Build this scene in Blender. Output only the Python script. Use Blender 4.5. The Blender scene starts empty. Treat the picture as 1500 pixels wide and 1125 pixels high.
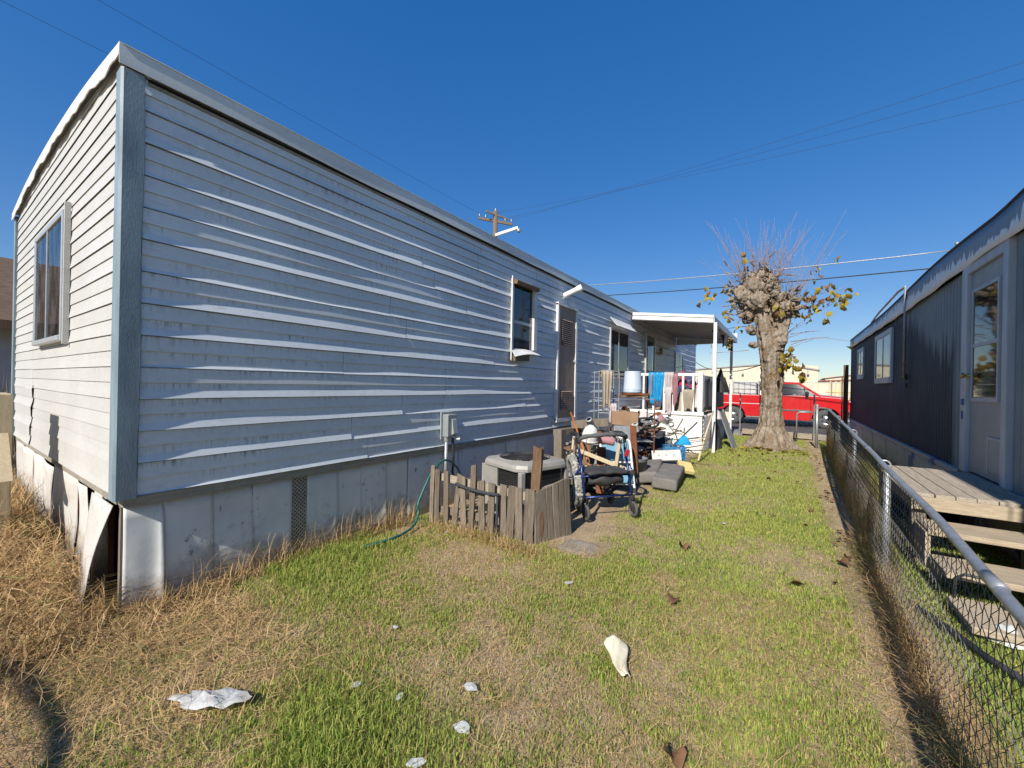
import bpy, math, random
import numpy as np
from mathutils import Vector, Matrix, Euler
random.seed(7); np.random.seed(7)
S=bpy.context.scene; COL=S.collection
PI=math.pi
# ------------------------------------------------------------------ camera
cam=bpy.data.cameras.new('camera'); co=bpy.data.objects.new('camera',cam); COL.objects.link(co)
cam.sensor_width=36; cam.lens=14.314; cam.clip_start=.02; cam.clip_end=2000
Rm=Matrix(((0.827,-0.016,0.562),(0.562,-0.012,-0.827),(0.019,1.0,-0.001)))
xa=Vector((Rm[0][0],Rm[1][0],Rm[2][0])).normalized(); za=Vector((Rm[0][2],Rm[1][2],Rm[2][2])).normalized()
ya=za.cross(xa).normalized(); xa=ya.cross(za)
M4=Matrix.Identity(4)
for i in range(3):
    M4[i][0]=xa[i]; M4[i][1]=ya[i]; M4[i][2]=za[i]
M4.translation=Vector((0,0,1.45)); co.matrix_world=M4
S.camera=co
# ------------------------------------------------------------------ sky, sun, exposure
SUN_EL=math.radians(37); SUN_OFF=math.radians(3.5)
sd=Vector((math.sin(SUN_OFF)*math.cos(SUN_EL),-math.cos(SUN_OFF)*math.cos(SUN_EL),math.sin(SUN_EL)))
W=bpy.data.worlds.new('World'); S.world=W; W.use_nodes=True
nt=W.node_tree; bgn=nt.nodes['Background']; sky=nt.nodes.new('ShaderNodeTexSky')
sky.sky_type='NISHITA'; sky.sun_disc=False; sky.sun_elevation=SUN_EL
sky.sun_rotation=math.atan2(sd.x,sd.y)
sky.air_density=1.0; sky.dust_density=.04; sky.ozone_density=4.5; sky.altitude=0
gm=nt.nodes.new('ShaderNodeGamma'); gm.inputs[1].default_value=.55; hs=nt.nodes.new('ShaderNodeHueSaturation')
hs.inputs['Hue'].default_value=.516; hs.inputs['Saturation'].default_value=1.80; hs.inputs['Value'].default_value=1.62
nt.links.new(sky.outputs[0],gm.inputs[0]); nt.links.new(gm.outputs[0],hs.inputs['Color'])
nt.links.new(hs.outputs[0],bgn.inputs[0]); bgn.inputs[1].default_value=.12
sl=bpy.data.lights.new('sun','SUN'); so=bpy.data.objects.new('sun',sl); COL.objects.link(so)
sl.energy=5.0; sl.angle=math.radians(.53); sl.color=(1,.945,.865)
so.rotation_euler=sd.to_track_quat('Z','Y').to_euler(); so.location=(3,-8,12)
S.view_settings.view_transform='Standard'; S.view_settings.look='None'; S.view_settings.gamma=1
S.view_settings.use_curve_mapping=False; S.view_settings.exposure=0.42
# ------------------------------------------------------------------ helpers
V=Vector
class MB:
    def __init__(s): s.v=[]; s.f=[]
    def add(s,vs,fs):
        b=len(s.v); s.v+= [tuple(p) for p in vs]; s.f+= [tuple(i+b for i in f) for f in fs]; return s
    def box(s,c,d,R=None):
        c=V(c); R=R.to_matrix() if isinstance(R,Euler) else R
        vs=[]
        for x in (-.5,.5):
            for y in (-.5,.5):
                for z in (-.5,.5):
                    p=V((x*d[0],y*d[1],z*d[2])); vs.append((R@p if R else p)+c)
        return s.add(vs,[(0,1,3,2),(4,6,7,5),(0,4,5,1),(2,3,7,6),(0,2,6,4),(1,5,7,3)])
    def bb(s,a,b):
        return s.box([(a[i]+b[i])/2 for i in range(3)],[abs(b[i]-a[i]) for i in range(3)])
    def beam(s,p,q,w,h,up=(0,0,1)):
        p=V(p);q=V(q); y=(q-p); L=y.length; y.normalize(); z=V(up)
        if abs(z.dot(y))>.97: z=V((1,0,0))
        x=y.cross(z).normalized(); z=x.cross(y)
        R=Matrix((x,y,z)).transposed()
        return s.box((p+q)/2,(w,L,h),R)
    def tube(s,pts,r,n=8,closed=False,caps=True):
        pts=[V(p) for p in pts]; m=len(pts); vs=[];fs=[]
        rr=r if isinstance(r,(list,tuple)) else [r]*m
        prev=None
        for i,p in enumerate(pts):
            if closed: t=pts[(i+1)%m]-pts[i-1]
            else: t=pts[min(i+1,m-1)]-pts[max(i-1,0)]
            if t.length<1e-9: t=V((0,0,1))
            t.normalize()
            if prev is None:
                a=V((0,0,1)) if abs(t.z)<.9 else V((1,0,0)); u=t.cross(a).normalized()
            else:
                u=prev-t*prev.dot(t)
                u=u.normalized() if u.length>1e-6 else t.orthogonal().normalized()
            prev=u; w=t.cross(u)
            for k in range(n):
                an=2*PI*k/n; vs.append(p+(u*math.cos(an)+w*math.sin(an))*rr[i])
        for i in range(m if closed else m-1):
            j=(i+1)%m
            for k in range(n):
                l=(k+1)%n; fs.append((i*n+k,i*n+l,j*n+l,j*n+k))
        if caps and not closed:
            fs.append(tuple(range(n-1,-1,-1))); fs.append(tuple((m-1)*n+k for k in range(n)))
        return s.add(vs,fs)
    def ring(s,c,R,r,axis=(0,0,1),n=24,k=6,a0=0,a1=None):
        c=V(c);ax=V(axis).normalized();u=ax.orthogonal().normalized();w=ax.cross(u)
        if a1 is None:
            return s.tube([c+(u*math.cos(2*PI*i/n)+w*math.sin(2*PI*i/n))*R for i in range(n)],r,k,closed=True)
        return s.tube([c+(u*math.cos(a0+(a1-a0)*i/n)+w*math.sin(a0+(a1-a0)*i/n))*R for i in range(n+1)],r,k)
    def lathe(s,prof,c=(0,0,0),n=20,axis=(0,0,1)):
        c=V(c);ax=V(axis).normalized();u=ax.orthogonal().normalized();w=ax.cross(u);vs=[];fs=[];m=len(prof)
        for r,z in prof:
            for k in range(n):
                a=2*PI*k/n; vs.append(c+ax*z+(u*math.cos(a)+w*math.sin(a))*max(r,1e-4))
        for i in range(m-1):
            for k in range(n):
                l=(k+1)%n; fs.append((i*n+k,i*n+l,(i+1)*n+l,(i+1)*n+k))
        return s.add(vs,fs)
    def prism(s,poly,vec):
        n=len(poly); vec=V(vec); vs=[V(p) for p in poly]+[V(p)+vec for p in poly]
        fs=[tuple(range(n-1,-1,-1)),tuple(range(n,2*n))]+[(i,(i+1)%n,n+(i+1)%n,n+i) for i in range(n)]
        return s.add(vs,fs)
    def grid(s,nu,nv,fn):
        vs=[fn(i/(nu-1),j/(nv-1)) for i in range(nu) for j in range(nv)]
        fs=[(i*nv+j,(i+1)*nv+j,(i+1)*nv+j+1,i*nv+j+1) for i in range(nu-1) for j in range(nv-1)]
        return s.add(vs,fs)
    def mesh(s,name,smooth=False):
        me=bpy.data.meshes.new(name); me.from_pydata(s.v,[],s.f); me.update()
        if smooth: me.polygons.foreach_set('use_smooth',[True]*len(me.polygons))
        return me
def link(name,me,mat=None,parent=None):
    o=bpy.data.objects.new(name,me); COL.objects.link(o)
    if mat and len(me.materials)==0: me.materials.append(mat)
    if parent:
        o.parent=parent
        if parent.type=='EMPTY' and parent.parent is None: o.matrix_parent_inverse=Matrix.Translation(-parent.location)
    return o
def build(mb,name,mat,parent=None,smooth=False,bevel=0,solid=0,sub=0,nofix=False):
    me=mb.mesh(name,smooth)
    if not nofix:
        import bmesh
        bm=bmesh.new(); bm.from_mesh(me); bmesh.ops.recalc_face_normals(bm,faces=bm.faces); bm.to_mesh(me); bm.free()
    o=link(name,me,mat,parent)
    if sub:
        m=o.modifiers.new('sub','SUBSURF'); m.levels=m.render_levels=sub
    if solid:
        m=o.modifiers.new('sol','SOLIDIFY'); m.thickness=solid; m.offset=0
    if bevel:
        m=o.modifiers.new('bev','BEVEL'); m.width=bevel; m.segments=2; m.limit_method='ANGLE'; m.angle_limit=.6
    return o
def tag(o,label,cat,group=None,kind=None):
    o['label']=label; o['category']=cat
    if group: o['group']=group
    if kind: o['kind']=kind
    return o
def struct(o,label=None,kind='structure'):
    o['kind']=kind
    if label: o['label']=label
    return o
def thing(name,loc,label,cat,group=None):
    o=bpy.data.objects.new(name,None); COL.objects.link(o); o.location=loc; o.empty_display_size=.2
    return tag(o,label,cat,group)
def E3(x,y,z): return Euler((math.radians(x),math.radians(y),math.radians(z)))
# numpy value noise
def vnoise(x,y,seed=0):
    x=np.asarray(x,float);y=np.asarray(y,float)
    xi=np.floor(x).astype(np.int64);yi=np.floor(y).astype(np.int64);fx=x-xi;fy=y-yi
    fx=fx*fx*(3-2*fx);fy=fy*fy*(3-2*fy)
    def h(a,b):
        n=(a*374761393+b*668265263+seed*974711)&0x7fffffff
        n=((n^(n>>13))*1274126177)&0x7fffffff
        return ((n^(n>>16))&0xffff)/65535.
    return (h(xi,yi)*(1-fx)+h(xi+1,yi)*fx)*(1-fy)+(h(xi,yi+1)*(1-fx)+h(xi+1,yi+1)*fx)*fy
def fbm(x,y,o=4,seed=0):
    t=0;a=.5;n=0
    for i in range(o): t=t+a*vnoise(np.asarray(x)*2**i,np.asarray(y)*2**i,seed+i*17); n+=a; a*=.5
    return t/n
def ss(a,b,x):
    t=np.clip((np.asarray(x,float)-a)/(b-a),0,1); return t*t*(3-2*t)
def zg(x,y):
    x=np.asarray(x,float);y=np.asarray(y,float)
    return (.13*ss(-4.0,-6.3,x)*ss(1.5,.2,y)+.03*(fbm(x*1.3,y*1.3,3,5)-.5)+.05*ss(-.9,-.3,x)*ss(.5,0,x)*0
        -.02)*ss(40,16,np.hypot(x,y))
# ------------------------------------------------------------------ materials
def newmat(name):
    m=bpy.data.materials.new(name); m.use_nodes=True; t=m.node_tree
    return m,t,t.nodes['Principled BSDF']
def N(t,typ,**k):
    n=t.nodes.new('ShaderNode'+typ)
    for a,b in k.items(): setattr(n,a,b)
    return n
def noise(t,vec,scale,detail=5,rough=.55,dist=0):
    n=N(t,'TexNoise'); n.inputs['Scale'].default_value=scale; n.inputs['Detail'].default_value=detail
    n.inputs['Roughness'].default_value=rough; n.inputs['Distortion'].default_value=dist
    if vec: t.links.new(vec,n.inputs['Vector'])
    return n.outputs['Fac']
def ramp(t,fac,a,b,ca=(0,0,0,1),cb=(1,1,1,1)):
    r=N(t,'ValToRGB'); r.color_ramp.elements[0].position=a; r.color_ramp.elements[1].position=b
    r.color_ramp.elements[0].color=ca; r.color_ramp.elements[1].color=cb
    t.links.new(fac,r.inputs[0]); return r.outputs[0]
def mapv(t,scale,coord='Object',rot=(0,0,0)):
    c=N(t,'TexCoord'); m=N(t,'Mapping'); m.inputs['Scale'].default_value=scale; m.inputs['Rotation'].default_value=rot
    t.links.new(c.outputs[coord],m.inputs['Vector']); return m.outputs[0]
def mixc(t,fac,a,b,mode='MIX'):
    m=N(t,'Mix',data_type='RGBA',blend_type=mode)
    def put(i,x):
        if hasattr(x,'links') or hasattr(x,'is_linked'): t.links.new(x,m.inputs[i])
        else: m.inputs[i].default_value=x if i==0 else ((*x,1) if len(x)==3 else x)
    put(0,fac); put(6,a); put(7,b); return m.outputs[2]
def math_(t,op,a,b=None):
    m=N(t,'Math',operation=op)
    for i,x in enumerate((a,b)):
        if x is None: continue
        if hasattr(x,'is_linked'): t.links.new(x,m.inputs[i])
        else: m.inputs[i].default_value=x
    return m.outputs[0]
def pm(name,c1,c2=None,scale=6,rough=.6,metal=0,bump=.25,bscale=60,stretch=(1,1,1),spots=None,vary=.12,detail=6,spec=.4,lo=.35,hi=.68,dist=0,trans=0):
    m,t,p=newmat(name); c2=c2 or tuple(x*.8 for x in c1)
    v=mapv(t,stretch); f=noise(t,v,scale,detail,.6,dist); col=ramp(t,f,lo,hi,(*c1,1),(*c2,1))
    if spots:
        for (sc,ssz,th,am) in spots:
            g=noise(t,mapv(t,(1,1,1)),ssz,6,.65); col=mixc(t,math_(t,'MULTIPLY',ramp(t,g,th,th+.1),am),col,sc)
    if vary:
        oi=N(t,'ObjectInfo'); h=N(t,'HueSaturation')
        t.links.new(math_(t,'ADD',math_(t,'MULTIPLY',oi.outputs['Random'],2*vary),1-vary),h.inputs['Value'])
        t.links.new(col,h.inputs['Color']); col=h.outputs[0]
    t.links.new(col,p.inputs['Base Color']); p.inputs['Metallic'].default_value=metal
    p.inputs['Specular IOR Level'].default_value=spec
    rr=N(t,'MapRange'); t.links.new(f,rr.inputs[0]); rr.inputs[3].default_value=max(0,rough-.1); rr.inputs[4].default_value=min(1,rough+.12)
    t.links.new(rr.outputs[0],p.inputs['Roughness'])
    if bump:
        b=N(t,'Bump'); b.inputs['Strength'].default_value=bump; b.inputs['Distance'].default_value=.01
        t.links.new(noise(t,v,bscale,4,.6),b.inputs['Height']); t.links.new(b.outputs[0],p.inputs['Normal'])
    if trans:
        tr=N(t,'BsdfTranslucent'); t.links.new(col,tr.inputs[0]); mx=N(t,'MixShader'); mx.inputs[0].default_value=trans
        t.links.new(p.outputs[0],mx.inputs[1]); t.links.new(tr.outputs[0],mx.inputs[2])
        t.links.new(mx.outputs[0],t.nodes['Material Output'].inputs[0])
    return m
def siding_mat(name,base,dirt):
    m,t,p=newmat(name)
    big=noise(t,mapv(t,(1,1,1)),1.1,4)
    col=ramp(t,big,.3,.7,(*[x*.86 for x in base],1),(*base,1))
    fine=noise(t,mapv(t,(28,28,28)),1,4); col=mixc(t,.12,col,ramp(t,fine,.3,.7,(.3,.3,.3,1),(1,1,1,1)),'MULTIPLY')
    st=noise(t,mapv(t,(45,45,3.2)),1,3,.7)                       # dirt drips that hang below each lap
    c=N(t,'TexCoord'); sp=N(t,'SeparateXYZ'); t.links.new(c.outputs['Object'],sp.inputs[0])
    fr=math_(t,'FRACT',math_(t,'DIVIDE',math_(t,'SUBTRACT',sp.outputs[2],.72),.0992))
    hang=ramp(t,fr,.35,.98)
    pat=ramp(t,noise(t,mapv(t,(1,1.3,2.4)),1.6,3),.42,.66)
    fac=math_(t,'MULTIPLY',math_(t,'MULTIPLY',ramp(t,st,.5,.72),hang),pat)
    col=mixc(t,math_(t,'MULTIPLY',fac,dirt),col,(.055,.058,.06))
    sm=ramp(t,noise(t,mapv(t,(1,1.2,5)),5,6,.7),.58,.75); col=mixc(t,math_(t,'MULTIPLY',sm,dirt*.35),col,(.2,.19,.17))
    t.links.new(col,p.inputs['Base Color']); p.inputs['Roughness'].default_value=.5; p.inputs['Specular IOR Level'].default_value=.35
    b=N(t,'Bump'); b.inputs['Strength'].default_value=.12; b.inputs['Distance'].default_value=.004
    t.links.new(noise(t,mapv(t,(6,6,40)),3,4),b.inputs['Height']); t.links.new(b.outputs[0],p.inputs['Normal'])
    return m
def glass_mat(name,tint=(.02,.03,.035),rough=.04):
    m,t,p=newmat(name)
    g=N(t,'BsdfGlossy'); g.inputs['Roughness'].default_value=rough; tr=N(t,'BsdfTransparent'); tr.inputs[0].default_value=(.72,.78,.78,1)
    f=N(t,'Fresnel'); f.inputs[0].default_value=1.9
    dn=ramp(t,noise(t,mapv(t,(1,1,.5)),7,5),.4,.75); d=N(t,'BsdfDiffuse'); d.inputs[0].default_value=(.4,.4,.38,1)
    mx=N(t,'MixShader'); t.links.new(f.outputs[0],mx.inputs[0]); t.links.new(tr.outputs[0],mx.inputs[1]); t.links.new(g.outputs[0],mx.inputs[2])
    m2=N(t,'MixShader'); t.links.new(math_(t,'MULTIPLY',dn,.14),m2.inputs[0]); t.links.new(mx.outputs[0],m2.inputs[1]); t.links.new(d.outputs[0],m2.inputs[2])
    t.links.new(m2.outputs[0],t.nodes['Material Output'].inputs[0]); return m
def wood_mat(name,c1,c2,axis='z',rough=.85,knots=True,vary=.2):
    st={'z':(14,14,1.2),'x':(1.2,14,14),'y':(14,1.2,14)}[axis]
    m,t,p=newmat(name); v=mapv(t,st); oi=N(t,'ObjectInfo')
    ad=N(t,'VectorMath',operation='ADD'); t.links.new(v,ad.inputs[0]); cb=N(t,'CombineXYZ')
    for i in range(3): t.links.new(math_(t,'MULTIPLY',oi.outputs['Random'],37.*(i+1)),cb.inputs[i])
    t.links.new(cb.outputs[0],ad.inputs[1]); f=noise(t,ad.outputs[0],4,8,.7,.4)
    col=ramp(t,f,.3,.72,(*c1,1),(*c2,1)); f2=noise(t,ad.outputs[0],22,4)
    col=mixc(t,math_(t,'MULTIPLY',ramp(t,f2,.55,.75),.45),col,tuple(x*.35 for x in c1))
    h=N(t,'HueSaturation'); t.links.new(math_(t,'ADD',math_(t,'MULTIPLY',oi.outputs['Random'],2*vary),1-vary),h.inputs['Value']); t.links.new(col,h.inputs['Color'])
    t.links.new(h.outputs[0],p.inputs['Base Color']); p.inputs['Roughness'].default_value=rough; p.inputs['Specular IOR Level'].default_value=.2
    b=N(t,'Bump'); b.inputs['Strength'].default_value=.6; b.inputs['Distance'].default_value=.006
    t.links.new(f2,b.inputs['Height']); t.links.new(b.outputs[0],p.inputs['Normal']); return m
M={}
M['siding']=siding_mat('siding_shade_side',(.70,.75,.77),1.0)
M['siding_end']=siding_mat('siding_end',(.55,.54,.50),.22)
M['trim']=pm('corner_trim_paint',(.24,.31,.345),(.14,.185,.22),3,.5,stretch=(2,2,.6),bump=.15,spots=[((.12,.13,.15),18,.68,.6)],vary=0)
M['roofmetal']=pm('roof_metal',(.50,.50,.47),(.34,.34,.33),4,.5,bump=.3,bscale=25,stretch=(1,1,3),spots=[((.06,.06,.055),16,.66,.9)],vary=.04)
M['fascia1']=pm('pale_roof_edge',(.70,.72,.70),(.56,.58,.57),3,.5,bump=.1,stretch=(1,.4,2),spots=[((.10,.10,.09),16,.68,.7)],vary=.04)
M['skirt']=pm('skirting_paint',(.66,.67,.64),(.54,.55,.53),2.2,.55,bump=.12,bscale=18,spots=[((.09,.08,.065),9,.63,.8),((.3,.24,.16),3.5,.6,.45)],vary=.07)
M['skirt_end']=pm('skirting_sunny_end',(.58,.56,.51),(.48,.45,.40),2.2,.6,bump=.2,bscale=18,spots=[((.2,.12,.07),9,.62,.8),((.4,.3,.2),3.5,.58,.5)],vary=.07)
def add_mud(m):
    t=m.node_tree; p=t.nodes['Principled BSDF']; src=p.inputs['Base Color'].links[0].from_socket
    c=N(t,'TexCoord'); sp=N(t,'SeparateXYZ'); t.links.new(c.outputs['Object'],sp.inputs[0])
    n=noise(t,mapv(t,(1,1,1)),7,7,.7); lv=math_(t,'SUBTRACT',math_(t,'MULTIPLY',n,.62),sp.outputs[2])
    f=ramp(t,math_(t,'ADD',lv,0.0),.02,.22); sc=noise(t,mapv(t,(9,9,5)),2,6,.75)
    col=mixc(t,math_(t,'MULTIPLY',f,.62),src,(.20,.15,.10)); col=mixc(t,math_(t,'MULTIPLY',math_(t,'MULTIPLY',ramp(t,sc,.60,.66),ramp(t,n,.45,.6)),.75),col,(.055,.045,.035))
    t.links.new(col,p.inputs['Base Color'])
add_mud(M['skirt']); add_mud(M['skirt_end'])
M['ledge']=pm('ledge_wood',(.30,.27,.21),(.2,.18,.14),6,.8,stretch=(3,1,8),spots=[((.06,.05,.04),12,.6,.7)])
M['dark']=pm('dark_cavity',(.012,.011,.01),None,5,.95,bump=0,vary=0)
M['alu']=pm('aluminium',(.55,.56,.56),(.42,.43,.44),9,.42,.55,.12,spots=[((.2,.19,.17),14,.66,.5)])
M['white']=pm('white_paint',(.74,.73,.70),(.62,.61,.57),5,.55,bump=.15,spots=[((.3,.26,.2),11,.66,.5)],vary=.05)
M['galv']=pm('galvanised_steel',(.42,.43,.43),(.28,.29,.30),18,.48,.6,.15,spots=[((.2,.12,.07),10,.7,.5)],vary=.06)
M['glass']=glass_mat('window_glass')
M['curtain']=pm('curtain',(.35,.35,.36),(.22,.22,.23),8,.9,stretch=(12,12,.4),bump=.2)
M['darkcurtain']=pm('dark_curtain',(.05,.06,.075),(.025,.03,.04),6,.9,stretch=(10,10,.4),bump=.2)
M['browndoor']=pm('brown_door_paint',(.36,.255,.185),(.29,.205,.15),3,.6,bump=.12,stretch=(1,1,.4),spots=[((.05,.035,.03),8,.66,.5)],vary=.03)
M['teal']=pm('storm_door_paint',(.10,.15,.16),(.07,.11,.12),4,.5,bump=.1)
M['elecbox']=pm('electrical_box',(.38,.41,.40),(.3,.33,.33),8,.45,.3,.1,spots=[((.2,.15,.1),14,.7,.4)])
M['rubberblack']=pm('black_rubber',(.018,.018,.018),(.035,.034,.032),12,.7,bump=.2)
M['hose']=pm('green_hose',(.012,.085,.07),(.02,.12,.10),20,.4,bump=.05)
M['picket']=wood_mat('weathered_picket',(.105,.08,.058),(.25,.205,.155))
M['grey_wood']=wood_mat('grey_weathered_wood',(.13,.105,.08),(.27,.225,.175),'z')
M['wood_x']=wood_mat('plank_across',(.26,.21,.15),(.48,.42,.33),'x')
M['wood_y']=wood_mat('plank_along',(.24,.19,.13),(.46,.39,.29),'y')
M['pale_wood']=wood_mat('pale_wood',(.46,.36,.22),(.6,.5,.34),'z',vary=.12)
M['brown_wood']=wood_mat('brown_wood',(.12,.07,.04),(.24,.15,.09),'z')
M['deckwood']=wood_mat('deck_boards',(.25,.205,.155),(.47,.405,.315),'y',vary=.12)
M['deckedge']=wood_mat('deck_edge',(.30,.235,.155),(.52,.435,.315),'x',vary=.08)
M['acmetal']=pm('ac_cabinet',(.34,.325,.29),(.27,.255,.23),5,.5,.1,.1,spots=[((.2,.17,.13),10,.66,.5)],vary=.03)
M['acdark']=pm('ac_coil',(.03,.03,.03),(.06,.058,.055),30,.7,.3,.3)
M['blackwire']=pm('black_wire',(.03,.03,.03),(.05,.05,.05),8,.5,.3,.05)
M['blue_metal']=pm('blue_walker_tube',(.02,.045,.17),(.015,.03,.12),9,.28,.5,.03,spots=[((.25,.24,.22),20,.72,.4)])
M['blackvinyl']=pm('black_vinyl',(.035,.035,.037),(.055,.053,.05),12,.6,bump=.3,spots=[((.35,.34,.32),7,.7,.7)])
M['foamgrip']=pm('grey_foam',(.07,.07,.075),(.11,.11,.11),12,.8,bump=.3)
M['tyre']=pm('grey_tyre',(.06,.06,.06),(.10,.098,.09),15,.8,bump=.3)
M['mudtyre']=pm('muddy_tyre',(.42,.41,.37),(.14,.135,.12),16,.9,bump=.6,lo=.4,hi=.6)
M['red']=pm('red_plastic',(.35,.02,.025),(.25,.015,.02),8,.4,bump=.05)
M['cushion']=pm('grey_cushion_cloth',(.135,.125,.11),(.19,.175,.155),6,.9,bump=.4,bscale=90,spots=[((.24,.22,.19),5,.6,.5)],vary=.06)
M['bluefab']=pm('blue_fabric',(.17,.33,.45),(.13,.27,.38),7,.85,bump=.3,bscale=120)
M['bluecloth']=pm('bright_blue_towel',(.01,.23,.50),(.02,.36,.62),9,.9,bump=.5,spots=[((.4,.55,.6),8,.68,.6)],trans=.15)
M['whitecloth']=pm('white_cloth',(.62,.56,.54),(.5,.43,.42),7,.9,bump=.4,trans=.15)
M['pinkcloth']=pm('pink_cloth',(.50,.26,.27),(.40,.2,.22),7,.9,bump=.4,trans=.15)
M['beigecloth']=pm('beige_cloth',(.42,.35,.26),(.30,.25,.19),7,.9,bump=.4,trans=.1)
M['redcloth']=pm('red_cloth',(.42,.03,.05),(.3,.02,.04),7,.9,bump=.4)
M['darkcloth']=pm('dark_cloth',(.025,.028,.04),(.05,.05,.055),7,.9,bump=.4)
M['greycloth']=pm('grey_tarp',(.19,.20,.20),(.13,.14,.14),4,.7,bump=.4,stretch=(3,3,.6))
M['bucket']=pm('bucket_plastic',(.44,.50,.56),(.36,.42,.49),4,.4,bump=.05,spots=[((.3,.28,.25),12,.68,.5)])
M['rust']=pm('rusty_steel',(.24,.085,.035),(.13,.05,.025),9,.85,.3,.4)
M['cardboard']=pm('cardboard',(.33,.21,.12),(.25,.155,.09),6,.9,bump=.2)
M['foamboard']=pm('white_foam_board',(.60,.59,.55),(.48,.46,.42),8,.7,bump=.2,spots=[((.35,.3,.24),14,.66,.5)])
M['yellow']=pm('yellow_foam',(.62,.50,.20),(.52,.42,.17),8,.9,bump=.3)
M['orange']=pm('orange_handle',(.50,.17,.035),(.40,.13,.03),9,.5,bump=.05)
M['twig']=pm('dry_twig',(.17,.125,.085),(.10,.075,.05),10,.9,bump=.3,stretch=(6,6,1))
M['twigred']=pm('young_twig',(.24,.15,.11),(.34,.25,.2),10,.7,bump=.1)
M['leafy']=pm('yellow_leaf',(.46,.33,.05),(.24,.20,.03),5,.6,bump=.2,trans=.35,vary=.25)
M['leafb']=pm('brown_leaf',(.21,.11,.05),(.12,.062,.03),6,.8,bump=.3,trans=.15,vary=.25)
M['paper']=pm('dirty_white_plastic',(.66,.66,.64),(.48,.48,.45),9,.6,bump=.3,trans=.2)
M['bag']=pm('cream_paper_bag',(.66,.60,.44),(.5,.44,.31),6,.75,bump=.3)
M['concrete']=pm('concrete',(.30,.28,.25),(.22,.205,.18),3,.9,bump=.4,bscale=70,spots=[((.12,.10,.08),7,.62,.5)],vary=0)
M['wire']=pm('chain_link_wire',(.15,.15,.145),(.09,.085,.08),18,.6,.25,.1,spots=[((.12,.07,.04),10,.6,.6)])
M['dirtslab']=pm('dirty_slab',(.27,.235,.19),(.2,.165,.12),5,.95,bump=.5,bscale=60,spots=[((.36,.28,.17),9,.55,.6)],vary=0)
M['asphalt']=pm('asphalt',(.055,.054,.053),(.08,.078,.074),2,.9,bump=.5,bscale=120,vary=0)
M['bluebarrel']=pm('blue_drum',(.03,.20,.40),(.02,.14,.3),5,.45,bump=.05)
M['green_barbed']=pm('grey_green_paint',(.38,.39,.37),(.31,.325,.31),3,.5,bump=.1)
M['trimgrey']=pm('trim_grey_paint',(.50,.52,.53),(.41,.43,.44),4,.5,bump=.1,stretch=(2,2,.5),vary=.04)
M['brass']=pm('brass',(.55,.38,.12),None,10,.3,.9,.02)
# ------------------------------------------------------------------ ground, street
def lawn_green(x,y):
    x=np.asarray(x,float);y=np.asarray(y,float)
    g=.47+1.7*(fbm(x*.95,y*.95,4,3)-.5)+.55*(fbm(x*4,y*4,3,8)-.5)
    g+=.34*ss(7,10,y)+.16*ss(-1.0,-.3,x)*ss(2.5,4,y)
    g-=.55*np.exp(-(((x+2.3)/.85)**2+((y-2.65)/.42)**2))          # dry in front of the pickets
    g-=.35*np.exp(-(((x+.9)/.45)**2+((y-3.1)/.4)**2))
    g-=.62*ss(-1.9,-3.0,x)*ss(1.6,.8,y)                            # straw at the near left
    g+=.22*np.exp(-(((x+3.0)/.4)**2+((y-2.3)/.6)**2))             # tall green by the skirting
    g+=.30*np.exp(-(((x+1.45)/.6)**2+((y-2.2)/.35)**2))
    g+=.6*np.exp(-(((x+1.55)/.28)**2+((y-.98)/.2)**2))
    g-=1.0*ss(.38,.48,x)*ss(.80,.6,x)                              # bare strip along the fence
    g+=.5*ss(.66,.8,x)
    g-=.9*np.exp(-(((x+1.72)/.3)**2+((y-3.75)/.5)**2))             # dirt by the walker
    g-=1.5*ss(-1.65,-1.95,x)*ss(3.2,3.5,y)*ss(10.3,9.8,y)
    return g
def axis(lo,hi,fine_lo,fine_hi,step):
    a=list(np.arange(fine_lo,fine_hi+1e-6,step)); d=step*1.6;x=fine_hi
    while x<hi: x+=d; d*=1.6; a.append(min(x,hi))
    d=step*1.6;x=fine_lo
    while x>lo: x-=d; d*=1.6; a.insert(0,max(x,lo))
    return np.array(a)
gx=axis(-900,900,-9,3,.06); gy=axis(-60,1500,-.6,15.9,.06)
GX,GY=np.meshgrid(gx,gy,indexing='ij'); GZ=zg(GX,GY)+.012*(fbm(GX*9,GY*9,2,9)-.5)*(np.hypot(GX,GY)<20)
GZ=GZ-.05*ss(15.2,15.6,GY)-.28*ss(15.7,15.88,GY)*ss(32.5,27.6,GY)
nv=len(gy)
me=bpy.data.meshes.new('ground')
vs=np.stack([GX.ravel(),GY.ravel(),GZ.ravel()],1)
I=np.arange((len(gx)-1))[:,None]*nv+np.arange(nv-1)[None,:]; I=I.ravel()
fs=np.stack([I,I+nv,I+nv+1,I+1],1)
def np_mesh(name,vs,quads,tris=None,smooth=False):
    me=bpy.data.meshes.new(name); nq=len(quads); ntt=0 if tris is None else len(tris)
    me.vertices.add(len(vs)); me.vertices.foreach_set('co',np.asarray(vs,np.float32).ravel())
    lv=quads.ravel() if ntt==0 else np.concatenate([quads.ravel(),tris.ravel()])
    me.loops.add(len(lv)); me.loops.foreach_set('vertex_index',lv.astype(np.int32))
    me.polygons.add(nq+ntt)
    st=np.concatenate([np.arange(nq)*4,nq*4+np.arange(ntt)*3]).astype(np.int32)
    me.polygons.foreach_set('loop_start',st)
    try: me.polygons.foreach_set('loop_total',np.concatenate([np.full(nq,4),np.full(ntt,3)]).astype(np.int32))
    except Exception: pass
    if smooth: me.polygons.foreach_set('use_smooth',np.ones(nq+ntt,bool))
    me.update(calc_edges=True); return me
me=np_mesh('ground',vs,fs,smooth=True)
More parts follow.
